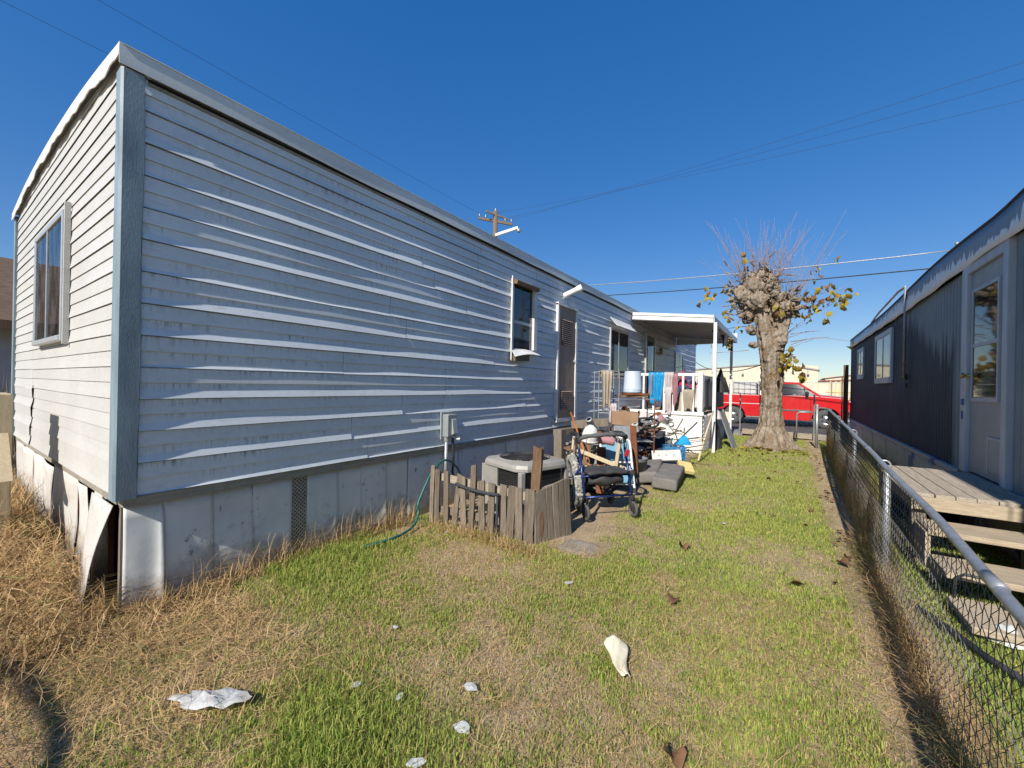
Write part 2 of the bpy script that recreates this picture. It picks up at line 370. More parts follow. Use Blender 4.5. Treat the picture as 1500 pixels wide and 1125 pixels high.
at=me.attributes.new('lush','FLOAT','POINT'); at.data.foreach_set('value',np.clip(lawn_green(GX,GY)*(GY<15)*1.0,0,1).astype(np.float32).ravel())
m,t,p=newmat('lawn_soil'); v=mapv(t,(1,1,1))
n1=noise(t,v,3.5,6); n2=noise(t,v,45,6,.7); n3=noise(t,mapv(t,(60,180,60),rot=(0,0,.6)),1,4,.7)
c=ramp(t,n1,.35,.65,(.27,.19,.115,1),(.42,.315,.20,1)); c=mixc(t,ramp(t,n3,.45,.7),c,(.50,.40,.255)); c=mixc(t,math_(t,'MULTIPLY',ramp(t,n2,.5,.68),.6),c,(.07,.052,.032))
a=N(t,'Attribute',attribute_name='lush'); c=mixc(t,math_(t,'MULTIPLY',a.outputs['Fac'],.6),c,(.21,.195,.075))
t.links.new(c,p.inputs['Base Color']); p.inputs['Roughness'].default_value=.95; p.inputs['Specular IOR Level'].default_value=.1
b=N(t,'Bump'); b.inputs['Strength'].default_value=.8; b.inputs['Distance'].default_value=.02; t.links.new(n2,b.inputs['Height']); t.links.new(b.outputs[0],p.inputs['Normal'])
M['soil']=m
struct(link('ground',me,m),'dry soil and straw under the patchy lawn')
# street
struct(build(MB().bb((-80,16.6,-.30),(80,27.5,-.168)),'street',M['asphalt']),'grey asphalt street behind the tree')
struct(build(MB().bb((-80,14.9,-.10),(.62,16.38,.012)).bb((1.9,15.2,-.10),(80,16.38,.012)),'sidewalk',M['concrete']),'pale concrete sidewalk')
struct(build(MB().bb((-80,16.40,-.32),(80,16.58,.018)),'kerb',M['concrete'],bevel=.02),'concrete kerb along the street')
struct(build(MB().bb((-80,27.52,-.32),(80,27.8,-.03)),'kerb',M['concrete']),'far concrete kerb')
struct(build(MB().bb((-3.3,13.9,-.05),(-1.45,14.88,.016)),'driveway',M['asphalt']),'dark driveway beside the porch')
def slab_fn(u,v):
    x=-1.74+.36*u+.012*math.sin(v*19); y=3.26+.32*v+.012*math.sin(u*17+1); e=min(u,1-u,v,1-v)
    return (x,y,-.012+.022*min(1,e*9)+float(zg(x,y)))
struct(build(MB().grid(14,14,slab_fn),'path',M['dirtslab'],smooth=True),'half buried concrete paver by the picket corner')
# ------------------------------------------------------------------ old white trailer on the left
WX=-3.325; Y0=.705; Y1=19.0; XL=-7.86
H=thing('mobile_home',(-5.6,10,0),'long white single-wide trailer with warped dirty siding and panel skirting','mobile home')
build(MB().bb((XL+.06,Y0+.06,.70),(WX-.035,Y1,3.30)),'wall_core',M['dark'],H)
def panel_profile(s,flare):        # s 0..1 from top of a panel down to its lip, returns depth
    return None
rng=np.random.RandomState(11)
def siding_row(z0,z1,a0,a1,along,segs,amp,base,name,mat,slope=.22,uc=1.0):
    """one lapped panel z0..z1 (bottom..top) from a0 to a1; along: function (a,depth,z)->xyz"""
    n=max(3,int((a1-a0)/.09)); mb=MB()
    ph=rng.uniform(0,100)
    hs=[-.15,0,.05,.5,.46,.51,0,0,1.0]
    A=np.linspace(a0,a1,n)
    fq=.55+.5*ss(4,9,a0)*(along is longf)
    wv=np.clip(amp*(.5+2.7*(fbm(A*fq+ph,A*0+z0*7,3,21)-.5))+base,.04,.62)      # share of the lower lap that has curled outward
    ubv=1-wv; lip=(.0095 if uc>.5 else .0062)+slope*wv*(z1-z0)*.497*.8
    sag=.010*(fbm(A*.7+ph*2,A*0,2,4)-.5)
    vs=[]
    for i,a in enumerate(A):
        for k,s in enumerate(hs):
            if k==6: s=.503+(ubv[i]-.012)*.497
            if k==7: s=.503+(ubv[i]+.012)*.497
            if k==0: d=-.016*uc
            elif k==1: d=-.010*uc
            elif k==2: d=.0030
            elif k==3: d=.0085-.003*(1-uc)
            elif k==4: d=-.004*uc
            elif k==5: d=-.0010
            elif k==6: d=.0030
            elif k==7: d=.0034+slope*.012*(z1-z0)*.5
            else: d=lip[i]
            z=z1-(z1-z0)*s+sag[i]*s
            vs.append(along(a,d,z))
    m=len(hs); fs=[(i*m+k,(i+1)*m+k,(i+1)*m+k+1,i*m+k+1) for i in range(n-1) for k in range(m-1)]
    mb.add(vs,fs); return mb
rows=13; PH=(3.302-.722)/rows
longf=lambda a,d,z:(WX+d,a,z)
for r in range(rows):
    z0=.722+r*PH; z1=z0+PH+.004
    cuts=[.785]; x=.80+rng.uniform(1.2,3.7)
    while x<Y1-.8: cuts.append(x); x+=rng.choice([3.66,2.4,3.66,1.9])
    cuts.append(Y1-.1)
    for a0,a1 in zip(cuts[:-1],cuts[1:]):
        bott=.06 if r<5 else .0
        o=build(siding_row(z0,z1,a0+.0015,a1-.0015,longf,0,.56,bott,'',None),'siding_panel',M['siding'],H,smooth=False)
# lowest lap flares clear of the trim at its loose near end
def crown(x):
    u=(x-(XL+WX)/2)/((WX-XL)/2); return 3.415+.13*(1-abs(u)**2.2)
endf=lambda a,d,z:(a,Y0-d,min(z,crown(a)-.03))
for r in range(rows+1):
    z0=.722+r*PH; z1=z0+PH+.004
    cut=rng.uniform(-6.9,-5.6) if r>2 else -6.62+.07*r
    for a0,a1 in ((XL+.06,cut),(cut,WX-.085)):
        mb=siding_row(z0,z1,a0+.002,a1-(.002 if not(r<3 and a0<cut) else -.07),endf if not(r<3 and a0<cut) else (lambda a,d,z:(a,Y0-d-.010*max(0,(a+7.2)/.6)-.004*math.sin(z*30),z)),0,.2,.5,'',None,.10,.12)
        o=build(mb,'siding_panel',M['siding_end'],H)
# roof
mb=MB(); nx=25
xs=[XL-.03+(WX+.045-XL+.03)*i/(nx-1) for i in range(nx)]
mb.grid(nx,2,lambda u,v:(XL-.03+(WX+.075-XL)*u,Y0-.03+(Y1+.05-Y0)*v,crown(XL+(WX-XL)*u)+.004))
build(mb,'roof',M['roofmetal'],H,smooth=True)
# fascia long side (slightly dented band) and bowed end fascia
def fas(u,v):
    y=Y0-.045+(Y1-Y0+.09)*u; w=.012*math.sin(y*1.7)+.008*math.sin(y*4.3+1)
    z=3.300+.128*v
    return (WX+.036+.003*math.sin(y*2.2)*(1-v),y,z+w*.4*(1-v))
build(MB().grid(120,5,fas),'roof_edge',M['fascia1'],H,solid=.006)
def fasend(u,v):
    x=XL-.035+(WX+.038-XL+.035)*u; top=crown(min(max(x,XL),WX))+.012
    lo=top-.088+.012*math.sin(x*9)+.008*math.sin(x*23)
    return (x,Y0-.042-.004*math.sin(x*7)*(1-v),lo+(top-lo)*v)
build(MB().grid(70,5,fasend),'roof_edge',M['white'],H,solid=.006)
build(MB().bb((WX-.02,.80,3.286),(WX+.018,Y1,3.300)),'eave_strip',M['dark'],H)
build(MB().bb((WX-.01,.80,3.262),(WX+.012,Y1,3.278)),'eave_strip',M['ledge'],H)
# corner trims
def ctrim(u,v):
    z=.705+(3.30-.705)*v
    pts=[(WX-.088,Y0-.020),(WX-.084,Y0-.030),(WX+.012,Y0-.032),(WX+.026,Y0-.020),(WX+.026,Y0+.076),(WX+.010,Y0+.082)]
    i=min(int(u*5+.001),5); x,y=pts[i]
    return (x,y+.004*math.sin(z*5)*(i>3),z)
build(MB().grid(6,14,ctrim),'corner_trim',M['trim'],H)
build(MB().bb((XL-.01,Y0-.03,.70),(XL+.07,Y0+.02,3.38)),'corner_trim',M['trim'],H,bevel=.006)
# ledge beam under the siding
build(MB().bb((WX-.10,Y0+.02,.655),(WX+.004,Y1,.716)),'sill_beam',M['ledge'],H)
build(MB().bb((XL+.05,Y0+.01,.66),(WX-.10,Y0+.06,.712)),'sill_beam',M['ledge'],H)
# skirting, long side
seams=[.735,.923,1.205,1.467,1.755,1.887,2.165,2.421,2.708,2.995,3.295,3.53,3.803,4.093,4.506,4.834,5.102,5.661,6.067,6.438,6.9,7.3,7.75,8.2,8.7,9.2,9.7,10.2,11,12,13,14,15,16,17,18,19]
def skirt_panel(a0,a1,bulge,lean,off,ztop=.655,fold=0):
    def fn(u,v):
        a=a0+(a1-a0)*u; z=-.03+(ztop+.03)*v
        d=bulge*math.sin(PI*u)*math.sin(PI*min(1,v+.1))+lean*(1-v)+fold*(u**6)*(1-v)**.6+.004*math.sin(z*9+a*5)
        return (WX-.045+off+d,a,z)
    return MB().grid(12,9,fn)
for i,(a0,a1) in enumerate(zip(seams[:-1],seams[1:])):
    if i==4:
        build(MB().bb((WX-.10,a0,.0),(WX-.085,a1,.65)),'vent_backing',M['dark'],H)
        mb=MB()
        for k in range(-4,24):
            for sgn in (1,-1):
                zc=.02+k*.033
                p=V((WX-.040+.003*sgn,a0,zc if sgn>0 else zc+(a1-a0))); q=V((WX-.040+.003*sgn,a1,zc+(a1-a0) if sgn>0 else zc))
                # clip to 0..0.65
                def cl(p,q):
                    d=q-p; t0,t1=0,1
                    for lim,sg in ((0.0,1),(.65,-1)):
                        f0=(p.z-lim)*sg; f1=(q.z-lim)*sg
                        if f0<0 and f1<0: return None
                        if f0<0: t0=max(t0,f0/(f0-f1))
                        if f1<0: t1=min(t1,f0/(f0-f1))
                    return (p+d*t0,p+d*t1) if t1-t0>.02 else None
                r=cl(p,q)
                if r: mb.beam(r[0],r[1],.003,.011,up=(1,0,0)) if False else mb.beam(r[0],r[1],.011,.003,up=(1,0,0))
        o=build(mb,'vent_lattice',M['galv'],H); o['kind']='stuff'
        continue
    b=rng.uniform(-.006,.012); off=rng.uniform(-.004,.006)
    fold=.055 if i==0 else rng.choice([0,0,.012,.02])
    build(skirt_panel(a0+.001,a1+.004,b,rng.uniform(0,.02),off,fold=fold),'skirting_panel',M['skirt'],H,smooth=True,solid=.003)
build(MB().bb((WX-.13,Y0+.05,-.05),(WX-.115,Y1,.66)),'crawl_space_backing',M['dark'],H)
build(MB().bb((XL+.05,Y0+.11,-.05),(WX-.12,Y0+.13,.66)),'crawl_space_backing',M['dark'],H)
# skirting, sunny end: uneven strips with gaps, one curled, the corner piece hanging loose
es=[(-7.80,-7.30,.02,.0),(-7.25,-6.72,.03,.03),(-6.70,-5.55,.03,.03),(-5.525,-5.10,.02,.02),(-5.075,-4.62,.02,.03),(-4.59,-4.10,.03,.06),(-4.07,-3.72,.0,.0)]
for k,(a0,a1,be,cu) in enumerate(es):
    def fn(u,v):
        a=a0+(a1-a0)*u+.02*math.sin(v*6+k); z=float(zg(a,.6))-.05+(.66-float(zg(a,.6))+.05)*v-(.045*u**3*v if k==2 else 0)
        return (a,Y0+.03-be*math.sin(PI*u)*(.3+v*.4)-(cu*.5*(u**5)*v**2 if k==5 else 0)-.012*math.sin(a*9+z*4),z)
    build(MB().grid(12,9,fn),'skirting_panel',M['skirt_end'],H,smooth=True,solid=.003)
    build(MB().bb((a1+.004,Y0+.035,0),(a1+.024,Y0+.06,.66)),'skirting_batten',M['rust'],H)
def loose(u,v):
    x=-4.05+.62*u-(1-v)*.10*(1-u); z=-.02+.69*v+.02*u; y=Y0-.02-.20*(1-v)**1.0*(.5+.9*u)-.10*math.sin(PI*v)*u
    lean=(1-v)**1.0; x=-3.90+.46*u+.05*v*u-.20*lean*(1-.3*u); y=Y0-.012-.085*lean*(.35+.65*u)-.03*math.sin(PI*v)*u-(.02*max(0,.25-v)*4*u); z=-.01+.675*v-.02*u*(1-v); return (x,y,z)
build(MB().grid(10,12,loose),'loose_skirting_panel',M['skirt_end'],H,smooth=True,solid=.004)['label']='loose skirting sheet bent outward at the corner'
build(MB().bb((WX-.085,Y0+.02,-.03),(WX-.045,Y0+.06,.66)),'corner_stud',M['grey_wood'],H)
# windows: frame, sash, panes as children
def window_long(y0,y1,z0,z1,sashv=None,sashh=None,cur='darkcurtain',fw=.045,proud=.045):
    f=MB(); X0=WX-.005; X1=WX+proud
    f.bb((X0,y0,z0),(X1,y0+fw,z1)).bb((X0,y1-fw,z0),(X1,y1,z1)).bb((X0,y0+fw,z1-fw),(X1,y1-fw,z1)).bb((X0,y0+fw,z0),(X1+.01,y1-fw,z0+fw))
    w=build(f,'window',M['alu'],H,bevel=.004)
    build(MB().grid(30,2,lambda u,v:(WX+.016+.004*math.sin(u*40),y0+fw+(y1-y0-2*fw)*u,z0+fw+(z1-z0-2*fw)*v)),'curtain',M[cur],w)
    mb=MB()
    if sashh: mb.bb((WX+.022,y0+fw,sashh-.022),(X1-.008,y1-fw,sashh+.022))
    if sashv: mb.bb((WX+.022,sashv-.022,z0+fw),(X1-.008,sashv+.022,z1-fw))
    if mb.v: build(mb,'sash',M['alu'],w)
    if sashh: cuts=[(y0+fw,y1-fw,z0+fw,sashh-.022),(y0+fw,y1-fw,sashh+.022,z1-fw)]
    elif sashv: cuts=[(y0+fw,sashv-.022,z0+fw,z1-fw),(sashv+.022,y1-fw,z0+fw,z1-fw)]
    else: cuts=[(y0+fw,y1-fw,z0+fw,z1-fw)]
    for a,b,c,d in cuts: build(MB().bb((WX+.028,a,c),(WX+.032,b,d)),'pane',M['glass'],w)
    return w
w=window_long(4.80,5.40,1.93,2.97,sashh=2.36)
w['label']='narrow double-hung window with a broken sill'
def sill(u,v):
    return (WX+.05+.07*v+.03*u*v,4.79+.66*u,1.945-.10*v+.03*math.sin(u*3)+.05*u*v)
build(MB().grid(8,5,sill),'broken_sill',M['white'],w,solid=.006)
build(MB().box((WX+.05,5.02,1.84),(.08,.40,.085),E3(3,0,2)),'sill_block',M['grey_wood'],w)
build(MB().bb((WX+.045,5.36,1.98),(WX+.075,5.45,2.93)),'side_casing',M['white'],w)
build(MB().bb((WX+.045,4.775,1.80),(WX+.06,4.80,3.0)),'side_casing',M['white'],w)
build(MB().box((WX+.07,5.12,2.92),(.10,.62,.055),E3(0,12,0)),'rotten_head',M['brown_wood'],w)
w2=window_long(8.70,9.95,1.62,2.76,sashv=9.25,cur='curtain'); w2['label']='sliding window under a bent white awning flap'
def flap(u,v): return (WX+.05+.16*v+.05*u*v,8.62+1.36*u,2.98-.20*v-.04*u*math.sin(v*3))
build(MB().grid(8,5,flap),'awning_flap',M['white'],w2,solid=.008)
# storage door with louvre vents
y0,y1,z0,z1=6.20,6.95,.845,2.86
d=build(MB().bb((WX,y0+.04,z0+.03),(WX+.034,y1-.05,z1-.03)),'storage_door',M['browndoor'],H)
d['label']='brown furnace closet door with two vents'
fr=MB().bb((WX,y0-.015,z0),(WX+.052,y0+.038,z1)).bb((WX,y1-.048,z0),(WX+.052,y1+.02,z1)).bb((WX,y0-.015,z1-.028),(WX+.058,y1+.02,z1+.02)).bb((WX,y0-.015,z0-.03),(WX+.058,y1+.02,z0+.028))
build(fr,'door_frame',M['white'],d)
for za,zb in ((2.16,2.62),(1.03,1.36)):
    build(MB().bb((WX+.0345,y0+.15,za),(WX+.036,y1-.17,zb)),'vent_backing',M['dark'],d)
    n=13 if za>2 else 9
    for k in range(n):
        zc=za+(zb-za)*(k+.5)/n
        build(MB().box((WX+.044,(y0+y1)/2-.01,zc),(.004,y1-y0-.33,(zb-za)/n*.72),E3(0,-32,0)),'louvre',M['browndoor'],d)
    for yy in ((y0+y1)/2-.12,(y0+y1)/2+.1): build(MB().bb((WX+.046,yy,za),(WX+.050,yy+.012,zb)),'vent_bar',M['browndoor'],d)
build(MB().tube([(WX+.03,y1-.1,1.9),(WX+.07,y1-.1,1.9),(WX+.075,y1-.1,1.86)],.012),'door_handle',M['alu'],d)
# flood lamp
l=build(MB().lathe([(.0,-.01),(.045,0),(.05,.02),(.05,.24),(.058,.27),(.062,.34),(.03,.345),(0,.33)],(WX+.03,6.42,3.02),16,axis=(.75,.25,.35)),'flood_lamp',M['white'],H,smooth=True)
build(MB().tube([(WX,6.42,2.98),(WX+.03,6.42,2.99),(WX+.045,6.42,3.03)],.016),'lamp_bracket',M['alu'],l)
# storm door and light under the porch roof
y0,y1,z0,z1=11.40,12.32,.92,2.95
d=build(MB().bb((WX,y0+.05,z0),(WX+.035,y1-.05,z1-.05)),'storm_door',M['teal'],H); d['label']='dark teal storm door under the porch roof'
build(MB().bb((WX,y0-.01,z0),(WX+.055,y0+.05,z1)).bb((WX,y1-.05,z0),(WX+.055,y1+.01,z1)).bb((WX,y0+.05,z1-.05),(WX+.055,y1-.05,z1+.01)),'door_frame',M['alu'],d)
build(MB().bb((WX+.036,y0+.17,z0+1.0),(WX+.041,y1-.17,z1-.2)),'pane',M['glass'],d)
build(MB().bb((WX+.0362,y0+.17,z0+.2),(WX+.040,y1-.17,z0+.85)),'door_panel',M['darkcurtain'],d)
l=build(MB().lathe([(.02,0),(.07,.01),(.07,.05),(.05,.10),(.055,.2),(.02,.23)],(WX+.10,12.75,2.42),12),'porch_light',M['brass'],H,smooth=True)
build(MB().bb((WX,12.71,2.44),(WX+.09,12.79,2.50)),'light_bracket',M['brass'],l)
window_long(15.0,16.2,1.7,2.7,sashv=15.6,cur='curtain')
# electrical disconnect
e=build(MB().bb((WX+.012,3.415,.80),(WX+.03,3.61,1.115)),'disconnect_box',M['elecbox'],H,bevel=.004)
build(MB().bb((WX+.03,3.44,.83),(WX+.115,3.585,1.09)),'box_cover',M['elecbox'],e,bevel=.008)
build(MB().prism([(WX+.116,3.50,.85),(WX+.150,3.50,.87),(WX+.125,3.50,1.03),(WX+.116,3.50,1.04)],(0,.075,0)),'cover_flap',M['elecbox'],e,bevel=.003)
build(MB().tube([(WX+.06,3.475,.82),(WX+.06,3.475,.44),(WX+.03,3.475,.36)],.020,10),'conduit',M['galv'],e,smooth=True)
build(MB().tube([(WX+.06,3.475,.83),(WX+.06,3.475,.78)],.028,10).tube([(WX+.12,3.59,.80),(WX+.17,3.60,.80)],.022,10),'conduit_fitting',M['galv'],e)
build(MB().tube([(WX+.08,3.56,.81),(WX+.09,3.57,.6),(WX+.05,3.60,.40),(WX+.06,3.7,.2)],.014,8),'black_cable',M['rubberblack'],e)
# end window, left half curtained
y0=Y0; x0,x1,z0,z1=-6.10,-4.78,1.735,2.775; fw=.042
f=MB().bb((x0,y0-.055,z0),(x0+fw,y0+.005,z1)).bb((x1-fw,y0-.055,z0),(x1,y0+.005,z1)).bb((x0+fw,y0-.055,z1-fw),(x1-fw,y0+.005,z1)).bb((x0+fw,y0-.065,z0),(x1-fw,y0+.005,z0+fw))
w=build(f,'window',M['alu'],H,bevel=.004); w['label']='sliding window with a pale curtain in the sunny end wall'
xm=-5.47
build(MB().grid(40,2,lambda u,v:(x0+fw+(x1-x0-2*fw)*u,y0-.022+.005*math.sin(u*70),z0+fw+(z1-z0-2*fw)*v)),'curtain',M['curtain'],w)
build(MB().bb((xm-.02,y0-.05,z0+fw),(xm+.02,y0-.03,z1-fw)).bb((x0+fw,y0-.05,z0+fw),(x0+fw+.03,y0-.03,z1-fw)),'sash',M['alu'],w)
for a,b in ((x0+fw+.03,xm-.025),(xm+.025,x1-fw)): build(MB().bb((a,y0-.043,z0+fw),(b,y0-.039,z1-fw)),'pane',M['glass'],w)
build(MB().bb((x1,y0-.045,z0-.03),(x1+.022,y0-.01,z1+.06)),'side_casing',M['siding_end'],w)
# ------------------------------------------------------------------ porch roof
M['greypan']=pm('weathered_roof_pan',(.36,.36,.34),(.26,.26,.25),3,.6,bump=.15,spots=[((.16,.13,.10),6,.6,.5)],vary=.05)
A=thing('porch_awning',(-2.4,12.6,0),'white flat metal porch roof on two thin posts beside the trailer','porch roof')
def aw(x,y): return 3.23-.115*(x-WX)
YA,YB=10.25,15.2
for k in range(12):
    a=YA+.03+(YB-YA-.06)*k/12; b=YA+.03+(YB-YA-.06)*(k+1)/12
    mb=MB(); x0,x1=WX+.03,-1.47
    mb.add([(x0,a+.004,aw(x0,a)),(x1,a+.004,aw(x1,a)),(x1,b-.004,aw(x1,b)),(x0,b-.004,aw(x0,b)),
            (x0,a+.004,aw(x0,a)+.05),(x1,a+.004,aw(x1,a)+.05),(x1,b-.004,aw(x1,b)+.05),(x0,b-.004,aw(x0,b)+.05)],
           [(0,1,2,3),(4,5,6,7),(0,1,5,4),(1,2,6,5),(2,3,7,6),(3,0,4,7)])
    build(mb,'roof_pan',M['greypan'],A)
def beamslab(p,q,w,h): return MB().beam(p,q,w,h)
build(MB().beam((WX+.02,YA,aw(WX,0)+.01),(-1.44,YA,aw(-1.44,0)+.01),.05,.19).beam((WX+.02,YA-.035,aw(WX,0)-.045),(-1.44,YA-.035,aw(-1.44,0)-.045),.02,.05).beam((WX+.02,YA-.035,aw(WX,0)+.065),(-1.44,YA-.035,aw(-1.44,0)+.065),.02,.05),'front_fascia',M['white'],A)
build(MB().bb((-1.465,YA+.03,aw(-1.44,0)-.07),(-1.42,YB,aw(-1.44,0)+.09)),'side_gutter',M['alu'],A,bevel=.008)
build(MB().bb((WX+.02,YB,aw(-1.44,0)-.06),(-1.42,YB+.04,aw(WX,0)+.05)),'back_fascia',M['alu'],A)
for px,py in ((-1.40,10.28),(-1.44,13.85)):
    build(MB().bb((px-.035,py-.035,-.03),(px+.035,py+.035,aw(px,0)-.06)),'post',M['white'],A,bevel=.006)
build(MB().bb((-1.50,10.9,.0),(-1.46,10.94,aw(-1.5,0)-.05)),'post',M['alu'],A)
# ------------------------------------------------------------------ porch deck with white railing
P=thing('porch',(-2.4,11.8,0),'white boarded porch with square balusters and a lattice side','porch')
PX0,PX1,PY0,PY1=WX+.05,-1.60,10.0,13.6
for k in range(9):
    a=PX0+(PX1-PX0)*k/9; b=PX0+(PX1-PX0)*(k+1)/9
    build(MB().bb((a+.004,PY0+.05,.82),(b-.004,PY1,.85)),'deck_board',M['deckwood'],P)
for a,b in ((PX0,-2.75),(-2.745,-1.925),(-1.92,PX1)):
    build(MB().bb((a,PY0,-.02),(b,PY0+.02,.82)),'skirt_board',M['white'],P)
build(MB().bb((PX0,PY0-.03,.82),(PX1+.03,PY0+.05,.90)),'rim_board',M['white'],P,bevel=.008)
build(MB().lathe([(0.06,0),(.065,.03),(.045,.03),(.04,.0)],(-2.26,PY0,.60),16,axis=(0,-1,0)),'round_vent',M['galv'],P,smooth=True)
build(MB().bb((PX0,PY0-.005,1.72),(PX1,PY0+.045,1.785)),'top_rail',M['white'],P,bevel=.006)
for x in (-2.92,-2.68,-2.44,-2.23,-2.02,-1.80): build(MB().bb((x-.022,PY0,.90),(x+.022,PY0+.04,1.72)),'baluster',M['white'],P)
build(MB().bb((-1.70,PY0-.015,.90),(-1.60,PY0+.065,1.80)),'corner_post',M['white'],P,bevel=.006)
build(MB().bb((-1.66,PY0+.07,1.68),(-1.60,PY1,1.74)),'side_rail',M['alu'],P)
build(MB().grid(30,8,lambda u,v:(-1.60+.03*math.sin(u*22)*(1-v*.6),PY0+.08+(PY1-PY0-.1)*u,.92+.80*v+.015*math.sin(u*14))),'side_tarp',M['greycloth'],P,smooth=True,solid=.004)
mb=MB()
for k in range(-9,38):
    for sg in (1,-1):
        a=PY0+.05+k*.10; pts=[]
        ya,yb=a,a+.82
        if sg<0: ya,yb=yb,ya
        p=V((-1.585+.004*sg,ya,.0));q=V((-1.585+.004*sg,yb,.82)); d=q-p; t0,t1=0,1
        for lim,s2 in ((PY0+.05,1),(PY1,-1)):
            f0=(p.y-lim)*s2;f1=(q.y-lim)*s2
            if f0<0 and f1<0: t0,t1=1,0;break
            if f0<0:t0=max(t0,f0/(f0-f1))
            if f1<0:t1=min(t1,f0/(f0-f1))
        if t1-t0>.05: mb.beam(p+d*t0,p+d*t1,.032,.006,up=(1,0,0))
o=build(mb,'lattice',M['white'],P); o['kind']='stuff'
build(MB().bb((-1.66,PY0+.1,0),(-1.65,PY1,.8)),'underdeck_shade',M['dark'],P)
# ------------------------------------------------------------------ dark trailer on the right
X2=1.66; YN,YF=1.5,16.95
T=thing('mobile_home',(3.5,9,0),'grey-green ribbed trailer half sprayed navy black with a part-glazed door','mobile home')
m,t,p=newmat('ribbed_siding_sprayed'); c=N(t,'TexCoord'); sp=N(t,'SeparateXYZ'); t.links.new(c.outputs['Object'],sp.inputs[0])
big=noise(t,mapv(t,(1,1,1)),1.6,4); grey=ramp(t,big,.3,.7,(.21,.245,.24,1),(.28,.31,.30,1)); navy=ramp(t,big,.3,.7,(.024,.042,.055,1),(.042,.066,.084,1))
rag=noise(t,mapv(t,(1,9,.8)),1.0,4,.65); rag2=noise(t,mapv(t,(1,2.2,.3)),1.0,3)
# sprayed where y is beyond the ragged start, and below a ragged top edge until the drop pipe
ye=math_(t,'ADD',sp.outputs[1],math_(t,'MULTIPLY',math_(t,'SUBTRACT',rag,.5),.5))
m1=ramp(t,math_(t,'DIVIDE',math_(t,'SUBTRACT',ye,7.02),.22),0,1)
top=math_(t,'ADD',2.18,math_(t,'MULTIPLY',math_(t,'SUBTRACT',rag,.5),1.1)); 
top=math_(t,'ADD',top,math_(t,'MULTIPLY',math_(t,'MAXIMUM',math_(t,'SUBTRACT',sp.outputs[1],7.6),0),.32))
m2=ramp(t,math_(t,'DIVIDE',math_(t,'SUBTRACT',top,sp.outputs[2]),.28),0,1)
col=mixc(t,math_(t,'MULTIPLY',m1,m2),grey,navy)
t.links.new(col,p.inputs['Base Color']); p.inputs['Roughness'].default_value=.6; p.inputs['Specular IOR Level'].default_value=.2
b=N(t,'Bump'); b.inputs['Strength'].default_value=.1; b.inputs['Distance'].default_value=.01; t.links.new(noise(t,mapv(t,(1,1,.4)),14,4),b.inputs['Height']); t.links.new(b.outputs[0],p.inputs['Normal'])
M['ribbed']=m
m,t,p=newmat('fascia_painted_light'); c=N(t,'TexCoord'); sp=N(t,'SeparateXYZ'); t.links.new(c.outputs['Object'],sp.inputs[0])  # bright ragged light scallops along the lower edge are painted into the colour
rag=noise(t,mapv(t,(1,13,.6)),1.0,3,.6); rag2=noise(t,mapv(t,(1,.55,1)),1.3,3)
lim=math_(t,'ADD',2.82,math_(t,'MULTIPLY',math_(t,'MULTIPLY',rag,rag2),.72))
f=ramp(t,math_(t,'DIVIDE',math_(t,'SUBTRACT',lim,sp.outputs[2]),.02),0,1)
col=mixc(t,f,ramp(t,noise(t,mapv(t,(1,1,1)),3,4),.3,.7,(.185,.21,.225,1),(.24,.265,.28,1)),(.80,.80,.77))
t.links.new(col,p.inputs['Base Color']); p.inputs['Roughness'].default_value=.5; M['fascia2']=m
m,t,p=newmat('white_skirting_with_blue_spray'); c=N(t,'TexCoord'); sp=N(t,'SeparateXYZ'); t.links.new(c.outputs['Object'],sp.inputs[0])
base=ramp(t,noise(t,mapv(t,(1,3,1)),2.4,5),.3,.7,(.36,.37,.37,1),(.48,.48,.47,1))
bl=ramp(t,noise(t,mapv(t,(1,.9,1.2)),1.7,4,.6,.6),.53,.57); yy=ramp(t,math_(t,'DIVIDE',math_(t,'SUBTRACT',10.6,sp.outputs[1]),1.5),0,1)
col=mixc(t,math_(t,'MULTIPLY',bl,yy),base,(.03,.10,.30)); ds=ramp(t,noise(t,mapv(t,(1,6,2)),4,6,.7),.6,.72); col=mixc(t,math_(t,'MULTIPLY',ds,.5),col,(.10,.09,.08))
t.links.new(col,p.inputs['Base Color']); p.inputs['Roughness'].default_value=.6; M['skirt2']=m
build(MB().bb((X2+.05,YN,.56),(X2+4.2,YF,2.9)),'wall_core',M['dark'],T)
D0,D1=5.52,6.70
def rib_panel(a0,a1,z0,z1):
    n=max(1,round((a1-a0)/.125)); w=(a1-a0)/n; pr=[]
    for k in range(n):
        s=a0+k*w
        pr+= [(s+.001,.024),(s+.012,.002),(s+w*.30,.0),(s+w*.34,.004),(s+w*.38,.0),(s+w*.64,.0),(s+w*.68,.004),(s+w*.72,.0),(s+w-.012,.002),(s+w-.001,.024)]
    vs=[(X2+d,a,z) for a,d in pr for z in (z0,z1)]
    return MB().add(vs,[(i*2,i*2+1,i*2+3,i*2+2) for i in range(len(pr)-1)])
edges=[YN,2.7,3.9,5.1,5.52]; 
for a,b in zip(edges[:-1],edges[1:]): build(rib_panel(a,b,.56,2.86),'siding_panel',M['ribbed'],T,nofix=True)
edges=[6.70,7.9,9.1,10.3,11.5,12.7,13.9,15.1,16.2,YF]
for a,b in zip(edges[:-1],edges[1:]): build(rib_panel(a,b,.56,2.84),'siding_panel',M['ribbed'],T,nofix=True)
build(rib_panel(D0,D1,2.81,2.87),'siding_panel',M['ribbed'],T,nofix=True)
def bow(y): return .10*math.exp(-((y-8.0)/1.7)**2)+.06*math.exp(-((y-5)/1.6)**2)+.015*math.sin(y*2.3)
